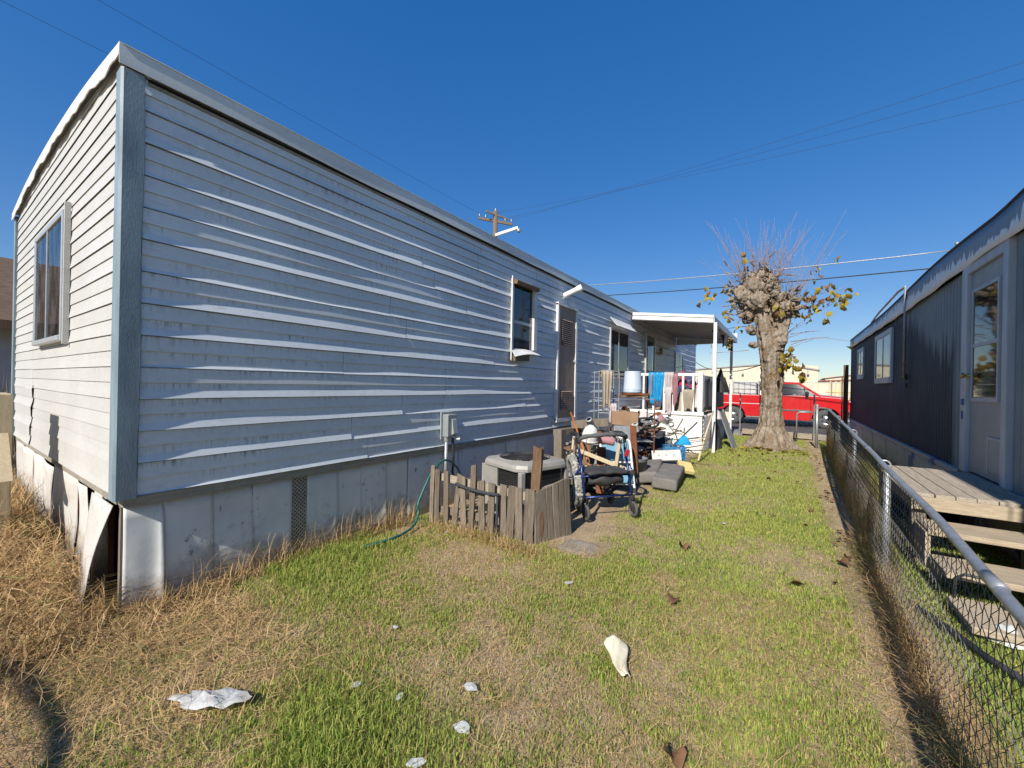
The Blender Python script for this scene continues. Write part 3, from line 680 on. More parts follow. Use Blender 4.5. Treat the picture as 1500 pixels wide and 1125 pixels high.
def f2(u,v):
    y=YN+(YF-YN)*u; lo=2.80+.02*math.sin(y*3)*0+.05*math.exp(-((y-6)/2)**2); hi=3.06+.12*math.exp(-((y-7.5)/2.6)**2)+.10*ss(6,4.5,y)
    return (X2-.035-.02*(1-v)+.01*math.sin(y*5)*(1-v),y,float(lo+(hi-lo)*v))
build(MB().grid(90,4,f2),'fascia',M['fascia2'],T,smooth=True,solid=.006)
build(MB().tube([(X2-.03,YN+(YF-YN)*k/60,f2(k/60,1)[2]+.012) for k in range(61)],.022,6),'drip_edge',M['rubberblack'],T)
def rf2(u,v):
    y=YN+(YF-YN)*v; b=f2(v,1)[2]
    return (X2-.03+4.25*u,y,b+.015+.22*math.sin(PI*u)+bow(y)*math.sin(PI*min(1,u*3))*.5)
build(MB().grid(16,60,rf2),'roof',M['roofmetal'],T,smooth=True)
build(MB().bb((X2+.0,YF,.56),(X2+4.2,YF+.03,3.05)),'end_wall',M['ribbed'],T)
build(MB().bb((X2-.012,YF-.06,.55),(X2+.06,YF+.04,2.84)),'corner_trim',M['ribbed'],T)
# door
fr=MB().bb((X2-.045,D1-.17,.58),(X2+.01,D1,2.87)).bb((X2-.045,D0,.58),(X2+.01,D0+.11,2.87)).bb((X2-.045,D0+.11,2.76),(X2+.01,D1-.17,2.87))
f=build(fr,'door_frame',M['trimgrey'],T,bevel=.005)
dy0,dy1=D0+.115,D1-.175
d=build(MB().bb((X2-.012,dy0,.60),(X2+.012,dy1,2.755)),'door',M['green_barbed'],T,bevel=.003); d['label']='grey door with a two-pane storm window and a pet flap'
wy0,wy1=dy0+.16,dy1-.10; wz0,wz1=1.40,2.53
build(MB().bb((X2-.028,wy0-.035,wz0-.035),(X2-.010,wy0,wz1+.035)).bb((X2-.028,wy1,wz0-.035),(X2-.010,wy1+.035,wz1+.035)).bb((X2-.028,wy0,wz1),(X2-.010,wy1,wz1+.035)).bb((X2-.028,wy0,wz0-.035),(X2-.010,wy1,wz0)).bb((X2-.03,wy0,1.94),(X2-.010,wy1,1.975)),'window_frame',M['trimgrey'],d)
build(MB().bb((X2-.0135,wy0,wz0),(X2-.0125,wy1,wz1)),'window_blind',M['darkcurtain'],d)
for a,b in ((wz0,1.94),(1.975,wz1)): build(MB().bb((X2-.020,wy0,a),(X2-.017,wy1,b)),'pane',M['glass'],d)
build(MB().bb((X2-.02,dy0+.02,1.36),(X2-.0125,dy1-.02,1.375)),'door_rail',M['green_barbed'],d)
cf=build(MB().bb((X2-.020,5.70,.68),(X2-.0125,5.98,1.0)),'pet_flap',M['green_barbed'],d,bevel=.003)
build(MB().bb((X2-.026,5.68,.66),(X2-.0205,5.70,1.02)).bb((X2-.026,5.98,.66),(X2-.0205,6.0,1.02)).bb((X2-.026,5.70,1.0),(X2-.0205,5.98,1.02)),'flap_frame',M['trimgrey'],cf)
k=build(MB().lathe([(.02,0),(.022,.03),(.012,.035),(.012,.05),(.028,.06),(.03,.085),(.0,.09)],(X2-.012,dy1-.05,1.64),14,axis=(-1,0,0)),'door_knob',M['brass'],d,smooth=True)
build(MB().bb((X2-.02,dy1-.075,1.70),(X2-.0125,dy1-.03,1.80)),'lock_plate',M['rubberblack'],d)
build(MB().box((X2-.05,D1-.085,1.35),(.004,.07,.07)).box((X2-.05,D1-.075,1.20),(.004,.035,.09)),'paint_blotch',pm('blue_paint',(.03,.14,.40),None,8),T)
build(MB().bb((X2-.05,D0-.02,.52),(X2+.02,D1+.02,.585)),'threshold',M['grey_wood'],T)
for (a,b,z0,z1) in ((10.62,12.45,1.62,2.70),(14.2,15.35,1.78,2.63)):
    w=build(MB().bb((X2-.035,a,z0),(X2+.01,a+.11,z1)).bb((X2-.035,b-.11,z0),(X2+.01,b,z1)).bb((X2-.035,a+.11,z1-.1),(X2+.01,b-.11,z1)).bb((X2-.045,a+.11,z0),(X2+.01,b-.11,z0+.12)),'window',M['trimgrey'],T,bevel=.004)
    build(MB().grid(30,2,lambda u,v:(X2-.008+.003*math.sin(u*50),a+.11+(b-a-.22)*u,z0+.12+(z1-z0-.22)*v)),'curtain',M['curtain'],w)
    build(MB().bb((X2-.03,(a+b)/2-.02,z0+.12),(X2-.012,(a+b)/2+.02,z1-.1)),'sash',M['alu'],w)
    for c_,d_ in ((a+.11,(a+b)/2-.02),((a+b)/2+.02,b-.11)): build(MB().bb((X2-.022,c_,z0+.12),(X2-.018,d_,z1-.1)),'pane',M['glass'],w)
# drop pipe from the roof
build(MB().tube([(X2-.06,9.38,3.22),(X2-.055,9.40,2.7),(X2-.05,9.43,1.68)],.018,8).tube([(X2-.06,9.38,3.22),(X2-.06,9.9,3.24),(X2-.06,11.8,3.16),(X2-.03,13.0,3.1)],.02,8),'drop_pipe',M['galv'],T,smooth=True)
build(MB().ring((X2-.03,9.40,1.70),.05,.012,(1,0,0)).ring((X2-.03,9.32,1.56),.04,.008,(1,0,0)),'cable_coil',M['rubberblack'],T)
for a,b in zip([YN,2.9,4.5,6.2,7.8,9.4,11.0,12.6,14.2,15.6],[2.9,4.5,6.2,7.8,9.4,11.0,12.6,14.2,15.6,YF]):
    build(MB().grid(6,4,lambda u,v:(X2-.02+.014*math.sin(u*PI)+.03*(1-v),a+.003+(b-a-.006)*u,-.05+.60*v)),'skirting_panel',M['skirt2'],T,solid=.004,smooth=True)
build(MB().bb((X2-.05,YN,.515),(X2+.04,YF,.565)),'sill_beam',M['skirt2'],T)
# ------------------------------------------------------------------ wooden steps at the right-hand door
K=thing('wooden_steps',(1.28,5.4,0),'weathered timber landing and steps leading up to the grey door','wooden steps')
DX0,DX1=.90,1.62
for k in range(6):
    a=DX0+(DX1-DX0)*k/6;b=DX0+(DX1-DX0)*(k+1)/6
    build(MB().bb((a+.003,4.79+.01*math.sin(k*5),.565),(b-.003,6.36+.012*math.sin(k*3),.60+.003*math.sin(k*7))),'deck_board',M['deckwood'],K,bevel=.004)
build(MB().bb((DX0-.01,4.75,.47),(DX1,4.785,.575)),'front_joist',M['deckedge'],K,bevel=.004)
build(MB().bb((DX0-.02,4.79,.46),(DX0+.01,6.34,.56)),'side_joist',M['deckedge'],K)
for x,y in ((DX0+.03,4.85),(DX1-.05,4.85),(DX0+.03,6.28),(DX1-.05,6.28)): build(MB().bb((x-.045,y-.045,-.04),(x+.045,y+.045,.46)),'leg',M['grey_wood'],K)
build(MB().bb((DX0-.012,4.40,.10),(DX0+.018,4.74,.375)),'side_board',M['deckedge'],K)
for i,(z,ya,yb) in enumerate(((.40,4.38,4.74),(.225,4.0,4.36),(.075,3.55,3.97))):
    build(MB().box(((DX0+DX1)/2+.02*i,(ya+yb)/2,z-.02),(DX1-DX0+.03*i,yb-ya,.042),E3(1.0*i,0,1.2*i)),'tread',M['deckedge'],K,bevel=.006)
    build(MB().bb((DX0+.0,yb-.07,-.04 if i==2 else z-.17),(DX0+.06,yb-.03,z-.042)),'stringer',M['grey_wood'],K); build(MB().bb((DX1-.10,ya+.05,-.04),(DX1-.04,yb,z-.043)),'stringer',M['grey_wood'],K)
build(MB().bb((DX0+.05,6.30,.03),(DX1,6.33,.46)),'back_board',M['dark'],K)
pip=build(MB().tube([(.70,3.80,.03),(.80,3.55,.035),(.90,3.28,.03),(1.02,3.05,.03)],.018,8),'drain_pipe',M['rubberblack'],None,smooth=True); tag(pip,'black plastic pipe lying on the grass below the steps','pipe')
pip=build(MB().tube([(.93,3.93,.0),(.94,3.92,.22),(.98,3.92,.25),(1.12,3.90,.25),(1.15,3.90,.22),(1.16,3.9,.0)],.010,8),'metal_hoop',M['blackwire'],None,smooth=True); tag(pip,'thin black metal hoop standing in front of the lowest step','metal hoop')
def rag(c,rx,ry,h,seed,n=16):
    def fn(u,v):
        a=2*PI*u; r=v*(.75+.35*float(vnoise(math.cos(a)*2+seed,math.sin(a)*2+seed,seed)))
        return (c[0]+rx*r*math.cos(a),c[1]+ry*r*math.sin(a),c[2]+h*(1-v**1.5)*(.5+1.0*float(fbm(r*math.cos(a)*3+seed,r*math.sin(a)*3,2,seed))))
    return MB().grid(n,8,fn)
o=build(rag((1.09,3.62,.0),.13,.08,.10,3),'crumpled_bag',M['paper'],None,smooth=True); tag(o,'white crumpled bag on the grass in front of the timber steps','bag')
o=build(rag((1.02,3.82,.0),.08,.05,.05,9),'yellow_rag',M['yellow'],None,smooth=True); tag(o,'small yellow rag beside the white bag below the steps','rag')
# ------------------------------------------------------------------ chain-link fence on the right
F=thing('chain_link_fence',(.62,6,0),'grey galvanised chain-link fence with a round top rail and dry weeds','fence')
FP=[(.52,.4,.79),(.553,1.75,.826),(.584,2.75,.863),(.595,4.0,.90),(.64,6.5,.96),(.71,9.2,.985),(.81,12.45,.985)]
def fpt(y):
    for a,b in zip(FP[:-1],FP[1:]):
        if y<=b[1]: break
    t=(y-a[1])/(b[1]-a[1]); return (a[0]+(b[0]-a[0])*t, a[2]+(b[2]-a[2])*t)
pts=[]
for i in range(60):
    y=.4+(12.45-.4)*i/59; x,z=fpt(y); pts.append((x,y,z+.004*math.sin(y*3)))
pts+= [(.80,12.62,.99),(.76,12.75,1.0),(.60,12.8,1.015)]
build(MB().tube(pts,.0185,12),'top_rail',M['galv'],F,smooth=True)
for y in (1.98,4.95,8.0):
    x,z=fpt(y); build(MB().tube([(x,y-.06,z+.002),(x,y+.06,z+.002)],.0205,12),'rail_sleeve',M['galv'],F,smooth=True)
for y in (1.6,4.2,6.45,9.2,12.45):
    x,z=fpt(y); p_=build(MB().tube([(x+.035,y,-.05),(x+.035,y,z-.018)],.024,10),'fence_post',M['galv'],F,smooth=True)
    build(MB().ring((x+.02,y,z-.02),.036,.006,(0,1,0),14,6),'post_strap',M['galv'],p_)
p_=build(MB().tube([(.60,12.8,-.05),(.60,12.8,1.05)],.03,10).lathe([(.034,0),(.034,.03),(.0,.05)],(.60,12.8,1.05),10),'fence_post',M['galv'],F,smooth=True)
mb=MB(); pitch=.062
def zig(mb,x0f,y0,sp,z0,z1,side,r=.0022):
    n=int((z1-z0)/sp); P=[]
    for k in range(n+1):
        yy=y0+(sp if (k+side)%2 else 0)*.98; xx,_=x0f(yy); P.append((xx-.012+.0035*(1 if k%2 else -1)+.006*math.sin(yy*2.1+k*.4),yy,z0+k*sp))
    mb.tube(P,r,3,caps=False)
y=.5;k=0
while y<12.4:
    x,z=fpt(y); zig(mb,fpt,y,pitch/2*1.06,.02,z+.012,k%2,.0016 if y<5 else .0019); y+=pitch/2*1.06*1.0; k+=1
o=build(mb,'wire_mesh',M['wire'],F,nofix=True); o['kind']='stuff'
mb=MB()
for k in range(8):
    x0=.60+.025*k
    P=[(x0+(.025 if (j+k)%2 else 0),12.8-.15*(x0-.6)/.2,.02+j*.03) for j in range(33)]; mb.tube(P,.0024,3,caps=False)
o=build(mb,'wire_mesh',M['wire'],F,nofix=True); o['kind']='stuff'
# tension wires poking above the rail
# low wire fence with gate hoop across the end of the yard
G=thing('front_wire_fence',(-.4,14.6,0),'low wire fence along the sidewalk behind the tree','fence')
build(MB().tube([(-1.25,14.6,1.30),(.60,14.62,1.30)],.010,6),'top_wire',M['galv'],G)
for x in (-1.25,.62): build(MB().tube([(x,14.6,-.05),(x,14.6,1.32)],.022,8),'fence_post',M['galv'],G)
mb=MB()
for k in range(30):
    x0=-1.25+k*.0625
    mb.tube([(x0+(.0625 if (j+k)%2 else 0),14.6,.16+j*.0625) for j in range(19)],.0022,3,caps=False)
o=build(mb,'wire_mesh',M['wire'],G,nofix=True); o['kind']='stuff'
build(MB().tube([(.20,13.95,-.03),(.20,13.95,.72),(.215,13.95,.80),(.27,13.95,.83),(.56,13.93,.84)],.022,8),'gate_hoop',M['galv'],G,smooth=True)
o=build(MB().box((-.2,14.82,.10),(2.0,.16,.16),E3(0,1,1)),'kerb_timber',M['wood_x'],None,bevel=.01); tag(o,'long grey timber lying along the sidewalk behind the tree','timber')
# brown post at the far corner of the right trailer
o=build(MB().bb((1.50,17.25,-.05),(1.62,17.37,2.30)).bb((1.44,17.2,-.05),(1.475,17.235,1.9)),'wooden_post',M['brown_wood'],None,bevel=.006); tag(o,'tall brown post at the far end of the dark trailer','post')
# ------------------------------------------------------------------ air conditioner
def rot2(a): return Matrix.Rotation(math.radians(a),3,'Z')
AC=thing('air_conditioner',(-2.50,4.02,0),'beige outdoor air conditioner with a round fan grille on top','air conditioner')
Ra=rot2(-17); ac0=V((-2.50,3.98,.0)); AW=.355
def acp(p): return Ra@V(p)+ac0
def octo(h,ch): return [(h,h-ch),(h-ch,h),(-h+ch,h),(-h,h-ch),(-h,-h+ch),(-h+ch,-h),(h-ch,-h),(h,-h+ch)]
def ring_prism(mb,h,ch,z0,z1): return mb.prism([acp((x,y,z0)) for x,y in octo(h,ch)],(0,0,z1-z0))
build(ring_prism(MB(),AW-.035,.06,.03,.52),'coil',M['acdark'],AC)
mb=MB(); n=22
for k in range(n): 
    z=.06+.44*k/(n-1); pl=[acp((x,y,z)) for x,y in octo(AW-.012,.06)]; mb.tube(pl,.0035,4,closed=True)
build(mb,'guard_wires',M['blackwire'],AC)
mb=MB()
for sx,sy in ((1,-1),(1,1),(-1,1),(-1,-1)):
    for d in (0,1):
        pass
for s_ in ('l','r'):
    pass
def acbox(a,b): 
    c=[(a[i]+b[i])/2 for i in range(3)]; return MB().box(acp(c),[b[i]-a[i] for i in range(3)],Ra)
build(acbox((-AW,-AW-.004,.02),(-.06,-AW+.02,.53)),'service_panel',M['acmetal'],AC,bevel=.004)
build(acbox((-AW-.002,-AW+.02,.02),(-AW+.018,AW-.05,.53)),'side_panel',M['acmetal'],AC,bevel=.004)
for sx,sy in ((1,-1),(1,1),(-1,1)): build(acbox((sx*(AW-.03)-.03,sy*(AW-.03)-.03,.02),(sx*(AW-.03)+.03,sy*(AW-.03)+.03,.53)),'corner_post',M['acmetal'],AC,bevel=.008)
build(ring_prism(MB(),AW+.005,.05,-.02,.035),'base_pan',M['acmetal'],AC)
# lid with hole
mb=MB(); n=48
def sq(a,h,ch):
    best=1e9
    for k in range(8):
        p=V(octo(h,ch)[k]).to_2d() if False else V((*octo(h,ch)[k],0)); q=V((*octo(h,ch)[(k+1)%8],0))
        d=V((math.cos(a),math.sin(a),0)); e=q-p; den=d.x*e.y-d.y*e.x
        if abs(den)<1e-9: continue
        t=(p.x*e.y-p.y*e.x)/den; s=(p.x*d.y-p.y*d.x)/den
        if t>0 and -1e-6<=s<=1+1e-6: best=min(best,t)
    return best
def lid(u,v):
    a=2*PI*u; Rr=sq(a,AW+.02,.10); prof=[(Rr-.012,.525),(Rr,.535),(Rr,.565),(Rr-.015,.60),(.31,.622),(.30,.625),(.285,.60)]
    r,z=prof[int(v*6+.001)]; return acp((r*math.cos(a),r*math.sin(a),z))
build(MB().grid(n+1,7,lid),'top_lid',M['acmetal'],AC)
mb=MB()
for k in range(9): mb.tube([acp((.03*(k+1.2)*math.cos(2*PI*i/36),.03*(k+1.2)*math.sin(2*PI*i/36),.628+.012*(1-(k/9)**2))) for i in range(36)],.0035,4,closed=True)
for k in range(12):
    a=2*PI*k/12; mb.tube([acp((.02*math.cos(a),.02*math.sin(a),.645)),acp((.30*math.cos(a),.30*math.sin(a),.624))],.003,4)
build(mb,'fan_guard',M['blackwire'],AC)
build(MB().lathe([(.28,.0),(.28,.10),(.06,.11),(.06,.2)],acp((0,0,.40)),24),'fan_well',M['dark'],AC)
for k in range(3):
    a=2*PI*k/3; R3=Ra@Matrix.Rotation(a,3,'Z')@Matrix.Rotation(.5,3,'X'); build(MB().box(acp((.15*math.cos(a),.15*math.sin(a),.56)),(.20,.11,.006),R3),'fan_blade',M['acmetal'],AC)
# ------------------------------------------------------------------ picket fence round it
PF=thing('picket_fence',(-2.4,3.2,0),'low broken fence of weathered brown pickets round the air conditioner','picket fence')
def picket(x,y,h,w,ang,lx,ly,mat='picket',name='picket',th=.018,top=0):
    R_=Euler((math.radians(lx),math.radians(ly),math.radians(ang)))
    mb=MB(); Rm_=R_.to_matrix(); n=4
    prof=[]
    for i in range(n+1):
        z=h*i/n; ww=w*(1+.05*math.sin(x*40+i*2)); off=.006*math.sin(x*30+i)
        for a,b in ((-ww/2+off,-th/2),(ww/2+off,-th/2),(ww/2+off,th/2),(-ww/2+off,th/2)):
            zz=z+(top*(a/w) if i==n else 0); prof.append(Rm_@V((a,b,zz))+V((x,y,-.06)))
    fs=[(0,3,2,1),tuple(n*4+k for k in range(4))]
    for i in range(n):
        for k in range(4): l=(k+1)%4; fs.append((i*4+k,i*4+l,i*4+4+l,i*4+4+k))
    return build(MB().add(prof,fs),name,M[mat],PF,bevel=.003)
L0=V((-3.10,3.10,0)); L1=V((-1.93,3.235,0)); a1=math.degrees(math.atan2(L1.y-L0.y,L1.x-L0.x))
ts=[.0,.075,.165,.255,.35,.435,.53,.625,.735,.80,.875]
hs=[.62,.585,.585,.565,.555,.68,.535,.535,.525,.525,.52]
ws=[.05,.062,.06,.06,.066,.062,.072,.07,.075,.082,.078]
for k,(t_,h,w_) in enumerate(zip(ts,hs,ws)):
    p_=L0.lerp(L1,t_); picket(p_.x,p_.y-.014+random.uniform(-.006,.004),h+.02,w_,a1,random.uniform(-3,2),[1,-1,.5,4,0,1,-.6,.8,-.4,.5,-.3][k],top=random.uniform(-.02,.02))
picket(-1.965,3.215,.545,.095,a1+8,0,0); 
build(MB().beam(L0+V((0,.018,.475)),L1+V((0,.018,.40)),.022,.075),'rail',M['wood_x'],PF)
build(MB().beam(L0+V((0,.018,.13)),L1+V((0,.018,.12)),.022,.07),'rail',M['picket'],PF)
# splintered tall corner post
mb=MB(); rows_=9
vs=[]
for i in range(rows_):
    z=-.06+.90*i/(rows_-1)
    for k in range(8):
        a=2*PI*k/8+.3; r=.052*(1+.16*math.sin(k*2.3+i*.7))*(1-.1*(i>6)); zz=z+(.05*math.sin(k*2.1) if i==rows_-1 else 0)
        vs.append((-1.935+r*math.cos(a)*1.0+.01*math.sin(i),3.30+r*math.sin(a),zz))
fs=[(i*8+k,i*8+(k+1)%8,i*8+8+(k+1)%8,i*8+8+k) for i in range(rows_-1) for k in range(8)]+[tuple((rows_-1)*8+k for k in range(8))]
build(MB().add(vs,fs),'corner_post',M['brown_wood'],PF)
R0=V((-1.905,3.25,0)); R1=V((-1.745,3.70,0)); a2=math.degrees(math.atan2(R1.y-R0.y,R1.x-R0.x))
for k in range(6):
    p_=R0.lerp(R1,(k+.3)/6); picket(p_.x,p_.y,[.50,.52,.535,.56,.575,.585][k]+.02,.068,a2,random.uniform(-1,1),-3-.5*k,mat='grey_wood',top=.01)
build(MB().beam(R0+V((-.025,0,.45)),R1+V((-.025,0,.50)),.02,.06),'rail',M['wood_y'],PF)
build(MB().beam(R0+V((-.025,0,.13)),R1+V((-.025,0,.15)),.02,.06),'rail',M['wood_y'],PF)
# dark bent strip hanging across the pickets
o=build(MB().tube([(-2.77,3.095,.435),(-2.66,3.10,.415),(-2.52,3.11,.40),(-2.38,3.13,.392),(-2.265,3.145,.395)],[.016]*5,6).tube([(-2.275,3.135,.38),(-2.27,3.13,.2),(-2.272,3.125,-.04)],.011,6),'bent_strip',M['darkcloth'],None,smooth=True)
tag(o,'dark grey bent rubber strip hooked across the pickets','rubber strip')
# hose
HP=[(-3.21,4.0,.05),(-3.2,3.72,.30),(-3.19,3.58,.47),(-3.175,3.42,.575),(-3.16,3.27,.575),(-3.15,3.12,.47),(-3.14,2.97,.26),(-3.13,2.93,.19),(-3.12,2.93,.12),(-3.08,2.84,.03),(-3.0,2.66,.022),(-2.98,2.45,.02),(-3.02,2.2,.02)]
def smooth_path(P,n=6):
    P=[V(p) for p in P]; out=[]
    for i in range(len(P)-1):
        p0=P[max(i-1,0)];p1=P[i];p2=P[i+1];p3=P[min(i+2,len(P)-1)]
        for k in range(n):
            t=k/n; out.append(.5*((2*p1)+(p2-p0)*t+(2*p0-5*p1+4*p2-p3)*t*t+(3*p1-p0-3*p2+p3)*t**3))
    return out+[P[-1]]
o=build(MB().tube(smooth_path(HP),.0125,8),'garden_hose',M['hose'],None,smooth=True); tag(o,'dark green garden hose arching over the pickets to the grass','hose')
# ------------------------------------------------------------------ rollator walker
WK=thing('walker',(-1.85,4.5,0),'blue rollator walker with a black padded seat and curved backrest','walker')
fx=V((.385,.465,0)).normalized(); bx=V((-.77,.64,0)).normalized()   # across, backwards
o0=V((-1.785,4.09,0))
def wk(a,b,z): return o0+fx*a+bx*b+V((0,0,z))
WW=.58
def wheel(c,R_,name='wheel'):
    ax=fx
    t_=build(MB().ring(c,R_-.016,.017,ax,24,8),name,M['tyre'],WK,smooth=True)
    mb=MB().lathe([(.0,-.012),(.03,-.014),(.03,.014),(0,.012)],c,12,axis=ax)
    for k in range(6):
        a=PI*2*k/6; u=V(ax).orthogonal().normalized(); w_=ax.cross(u); mb.beam(c,c+(u*math.cos(a)+w_*math.sin(a))*(R_-.02),.016,.012)
    build(mb,'wheel_hub',M['rubberblack'],t_)
for a in (0,WW): 
    wheel(wk(a,0,.085),.085); wheel(wk(a,.50,.085),.085)
    build(MB().beam(wk(a,0,.09)-fx*.027,wk(a,.03,.205)-fx*.027,.03,.008).beam(wk(a,0,.09)+fx*.027,wk(a,.03,.205)+fx*.027,.03,.008).tube([wk(a,.03,.19),wk(a,.03,.235)],.03,10),'wheel_fork',M['rubberblack'],WK)
    build(MB().tube([wk(a,.03,.22),wk(a,.10,.45),wk(a,.20,.74)],.0145,10),'leg',M['blue_metal'],WK,smooth=True)
    build(MB().tube([wk(a,.50,.10),wk(a,.40,.30),wk(a,.20,.50)],.0145,10),'leg',M['blue_metal'],WK,smooth=True)
    build(MB().tube([wk(a,.20,.74),wk(a,.225,.84),wk(a,.25,.89)],.012,8),'handle_tube',M['galv'],WK,smooth=True)
    build(MB().tube(smooth_path([wk(a,.20,.80),wk(a,.22,.885),wk(a,.29,.905),wk(a,.42,.895)],4),.019,10),'handle',M['rubberblack'],WK,smooth=True)
    build(MB().tube(smooth_path([wk(a,.24,.86),wk(a,.20,.80),wk(a,.26,.79),wk(a,.36,.845)],4),.006,6),'brake_lever',M['rubberblack'],WK,smooth=True)
    build(MB().tube(smooth_path([wk(a,.22,.86),wk(a+(.05 if a==0 else -.06),.12,.90),wk(a+(.02 if a==0 else -.04),.10,.75),wk(a,.3,.4),wk(a,.48,.16)],5),.004,5),'brake_cable',M['blackwire'],WK)
build(MB().tube([wk(0,.035,.235),wk(WW,.035,.235)],.012,8),'front_bar',M['blue_metal'],WK,smooth=True)
build(MB().tube([wk(0,.10,.45),wk(WW,.10,.45)],.011,8).tube([wk(0,.28,.47),wk(WW,.28,.47)],.011,8),'seat_bar',M['blue_metal'],WK,smooth=True)
def seatf(u,v):
    return wk(.045+(WW-.09)*u,.03+.30*v,.485+.035*math.sin(PI*min(max(u,.0),1))**.4*math.sin(PI*v)**.5-.004*math.sin(u*17))
seat=build(MB().grid(18,10,seatf),'seat',M['blackvinyl'],WK,smooth=True,solid=.03)
def bagf(u,v):
    a=2*PI*v; return wk(.07+(WW-.14)*u,.16+.12*math.cos(a)*(.6+.4*math.sin(PI*u)),.40+.075*math.sin(a)*(.55+.45*math.sin(PI*u))+.012*math.sin(u*13+v*7))
build(MB().grid(16,13,bagf),'pouch',M['blackvinyl'],WK,smooth=True)
bp=smooth_path([wk(0,.22,.80),wk(.02,.15,.875),wk(.12,.06,.905),wk(.29,.02,.92),wk(.46,.06,.905),wk(.56,.15,.875),wk(.58,.22,.80)],5)
build(MB().tube(bp,[.012 if i<4 or i>26 else .024+.003*math.sin(i*1.3) for i in range(len(bp))],10),'backrest',M['foamgrip'],WK,smooth=True)
build(MB().box(wk(.53,.07,.70),(.05,.04,.08),E3(0,20,30)),'red_reflector',M['red'],WK,bevel=.01)
# ------------------------------------------------------------------ things piled between the walker and the porch
def panel(c,ax,ay,w,h,th,name,mat,parent=None,bev=.006):
    ax=V(ax).normalized();ay=V(ay); ay=(ay-ax*ay.dot(ax)).normalized(); az=ax.cross(ay)
    Rr=Matrix((ax,ay,az)).transposed(); return build(MB().box(c,(w,h,th),Rr),name,M[mat],parent,bevel=bev)
# muddy wheel
t_=build(MB().ring((-2.12,4.50,.30),.27,.045,(.80,.58,.12),40,10),'muddy_wheel',M['mudtyre'],None,smooth=True); tag(t_,'mud-caked knobbly wheel standing between the pickets and the walker','wheel')
ax=V((.80,.58,.12)).normalized(); mb=MB(); u=ax.orthogonal().normalized(); w_=ax.cross(u)
for k in range(36):
    a=2*PI*k/36; d=u*math.cos(a)+w_*math.sin(a); c=V((-2.12,4.50,.30))+d*.318
    for s_ in (-1,1): mb.beam(c+ax*(.006*s_)-d*.006,c+ax*(.036*s_)-d*.014,.02,.018,up=d)
build(mb,'tread_knobs',M['mudtyre'],t_)['kind']='stuff'
mb=MB(); 
for k in range(14):
    a=2*PI*k/14; d=u*math.cos(a)+w_*math.sin(a); mb.tube([V((-2.12,4.50,.30)),V((-2.12,4.50,.30))+d*.235],.003,4)
build(mb,'spokes',M['galv'],t_)
build(MB().ring((-2.12,4.50,.30),.228,.014,ax,36,6).lathe([(0,-.05),(.03,-.04),(.03,.04),(0,.05)],(-2.12,4.50,.30),12,axis=ax),'wheel_rim',M['galv'],t_,smooth=True)
# broom handle, sticks
def stick(p,q,r,name,mat,label,cat,group=None,n=8):
    p=V(p);q=V(q); m_=(p+q)/2+V((random.uniform(-.01,.01),random.uniform(-.01,.01),random.uniform(-.01,.01)))
    o=build(MB().tube([p,m_,q],[r,r*.97,r*.92],n),name,M[mat],None,smooth=True); return tag(o,label,cat,group)
stick((-1.98,4.76,.30),(-2.60,5.35,1.06),.013,'broom_handle','orange','orange broom handle slanting up behind the walker','broom handle')
def timber(p,q,w_,h_,mat,name,label,cat,group=None,up=(0,0,1)):
    o=build(MB().beam(p,q,w_,h_,up),name,M[mat],None,bevel=.006); return tag(o,label,cat,group)
timber((-2.60,5.05,-.04),(-2.62,5.06,.84),.14,.12,'grey_wood','timber_post','short thick upright timber against the skirting by the air conditioner','timber',up=(1,0,0))
timber((-2.43,4.98,-.02),(-2.40,5.06,.76),.045,.03,'pale_wood','wood_stick','pale upright stick leaning beside the thick short timber','wood stick',up=(1,0,0))
timber((-2.28,4.80,-.02),(-2.32,4.92,.66),.05,.03,'grey_wood','wood_stick','grey stick leaning just behind the muddy wheel','wood stick',up=(1,0,0))
timber((-1.80,4.98,.25),(-1.74,5.0,.79),.045,.045,'pale_wood','wood_stick','pale wood stick standing up behind the walker seat','wood stick',up=(1,0,0))
timber((-2.25,4.85,.62),(-1.60,5.15,.36),.05,.05,'pale_wood','wood_stick','yellowish pole lying slanted behind the walker seat','wood stick')
timber((-2.80,5.80,.84),(-2.28,6.0,.90),.13,.12,'grey_wood','timber_beam','thick weathered beam lying across the top of the scrap pile','timber')
timber((-2.95,5.55,.72),(-2.75,6.4,.74),.10,.10,'grey_wood','timber_beam','short beam under the thick weathered beam','timber')
# white dome lamp shade
o=build(MB().lathe([(.10,0),(.105,.03),(.10,.10),(.075,.17),(.03,.205),(0,.21)],(-2.13,4.95,.74),20,axis=(.15,-.1,1)),'lamp_dome',M['foamboard'],None,smooth=True); tag(o,'white plastic dome on the pile left of the walker backrest','plastic dome')
build(MB().lathe([(.09,.0),(.11,-.015),(.11,.012),(.10,.012)],(-2.13,4.95,.74),20,axis=(.15,-.1,1)),'rim',M['foamboard'],o,smooth=True)
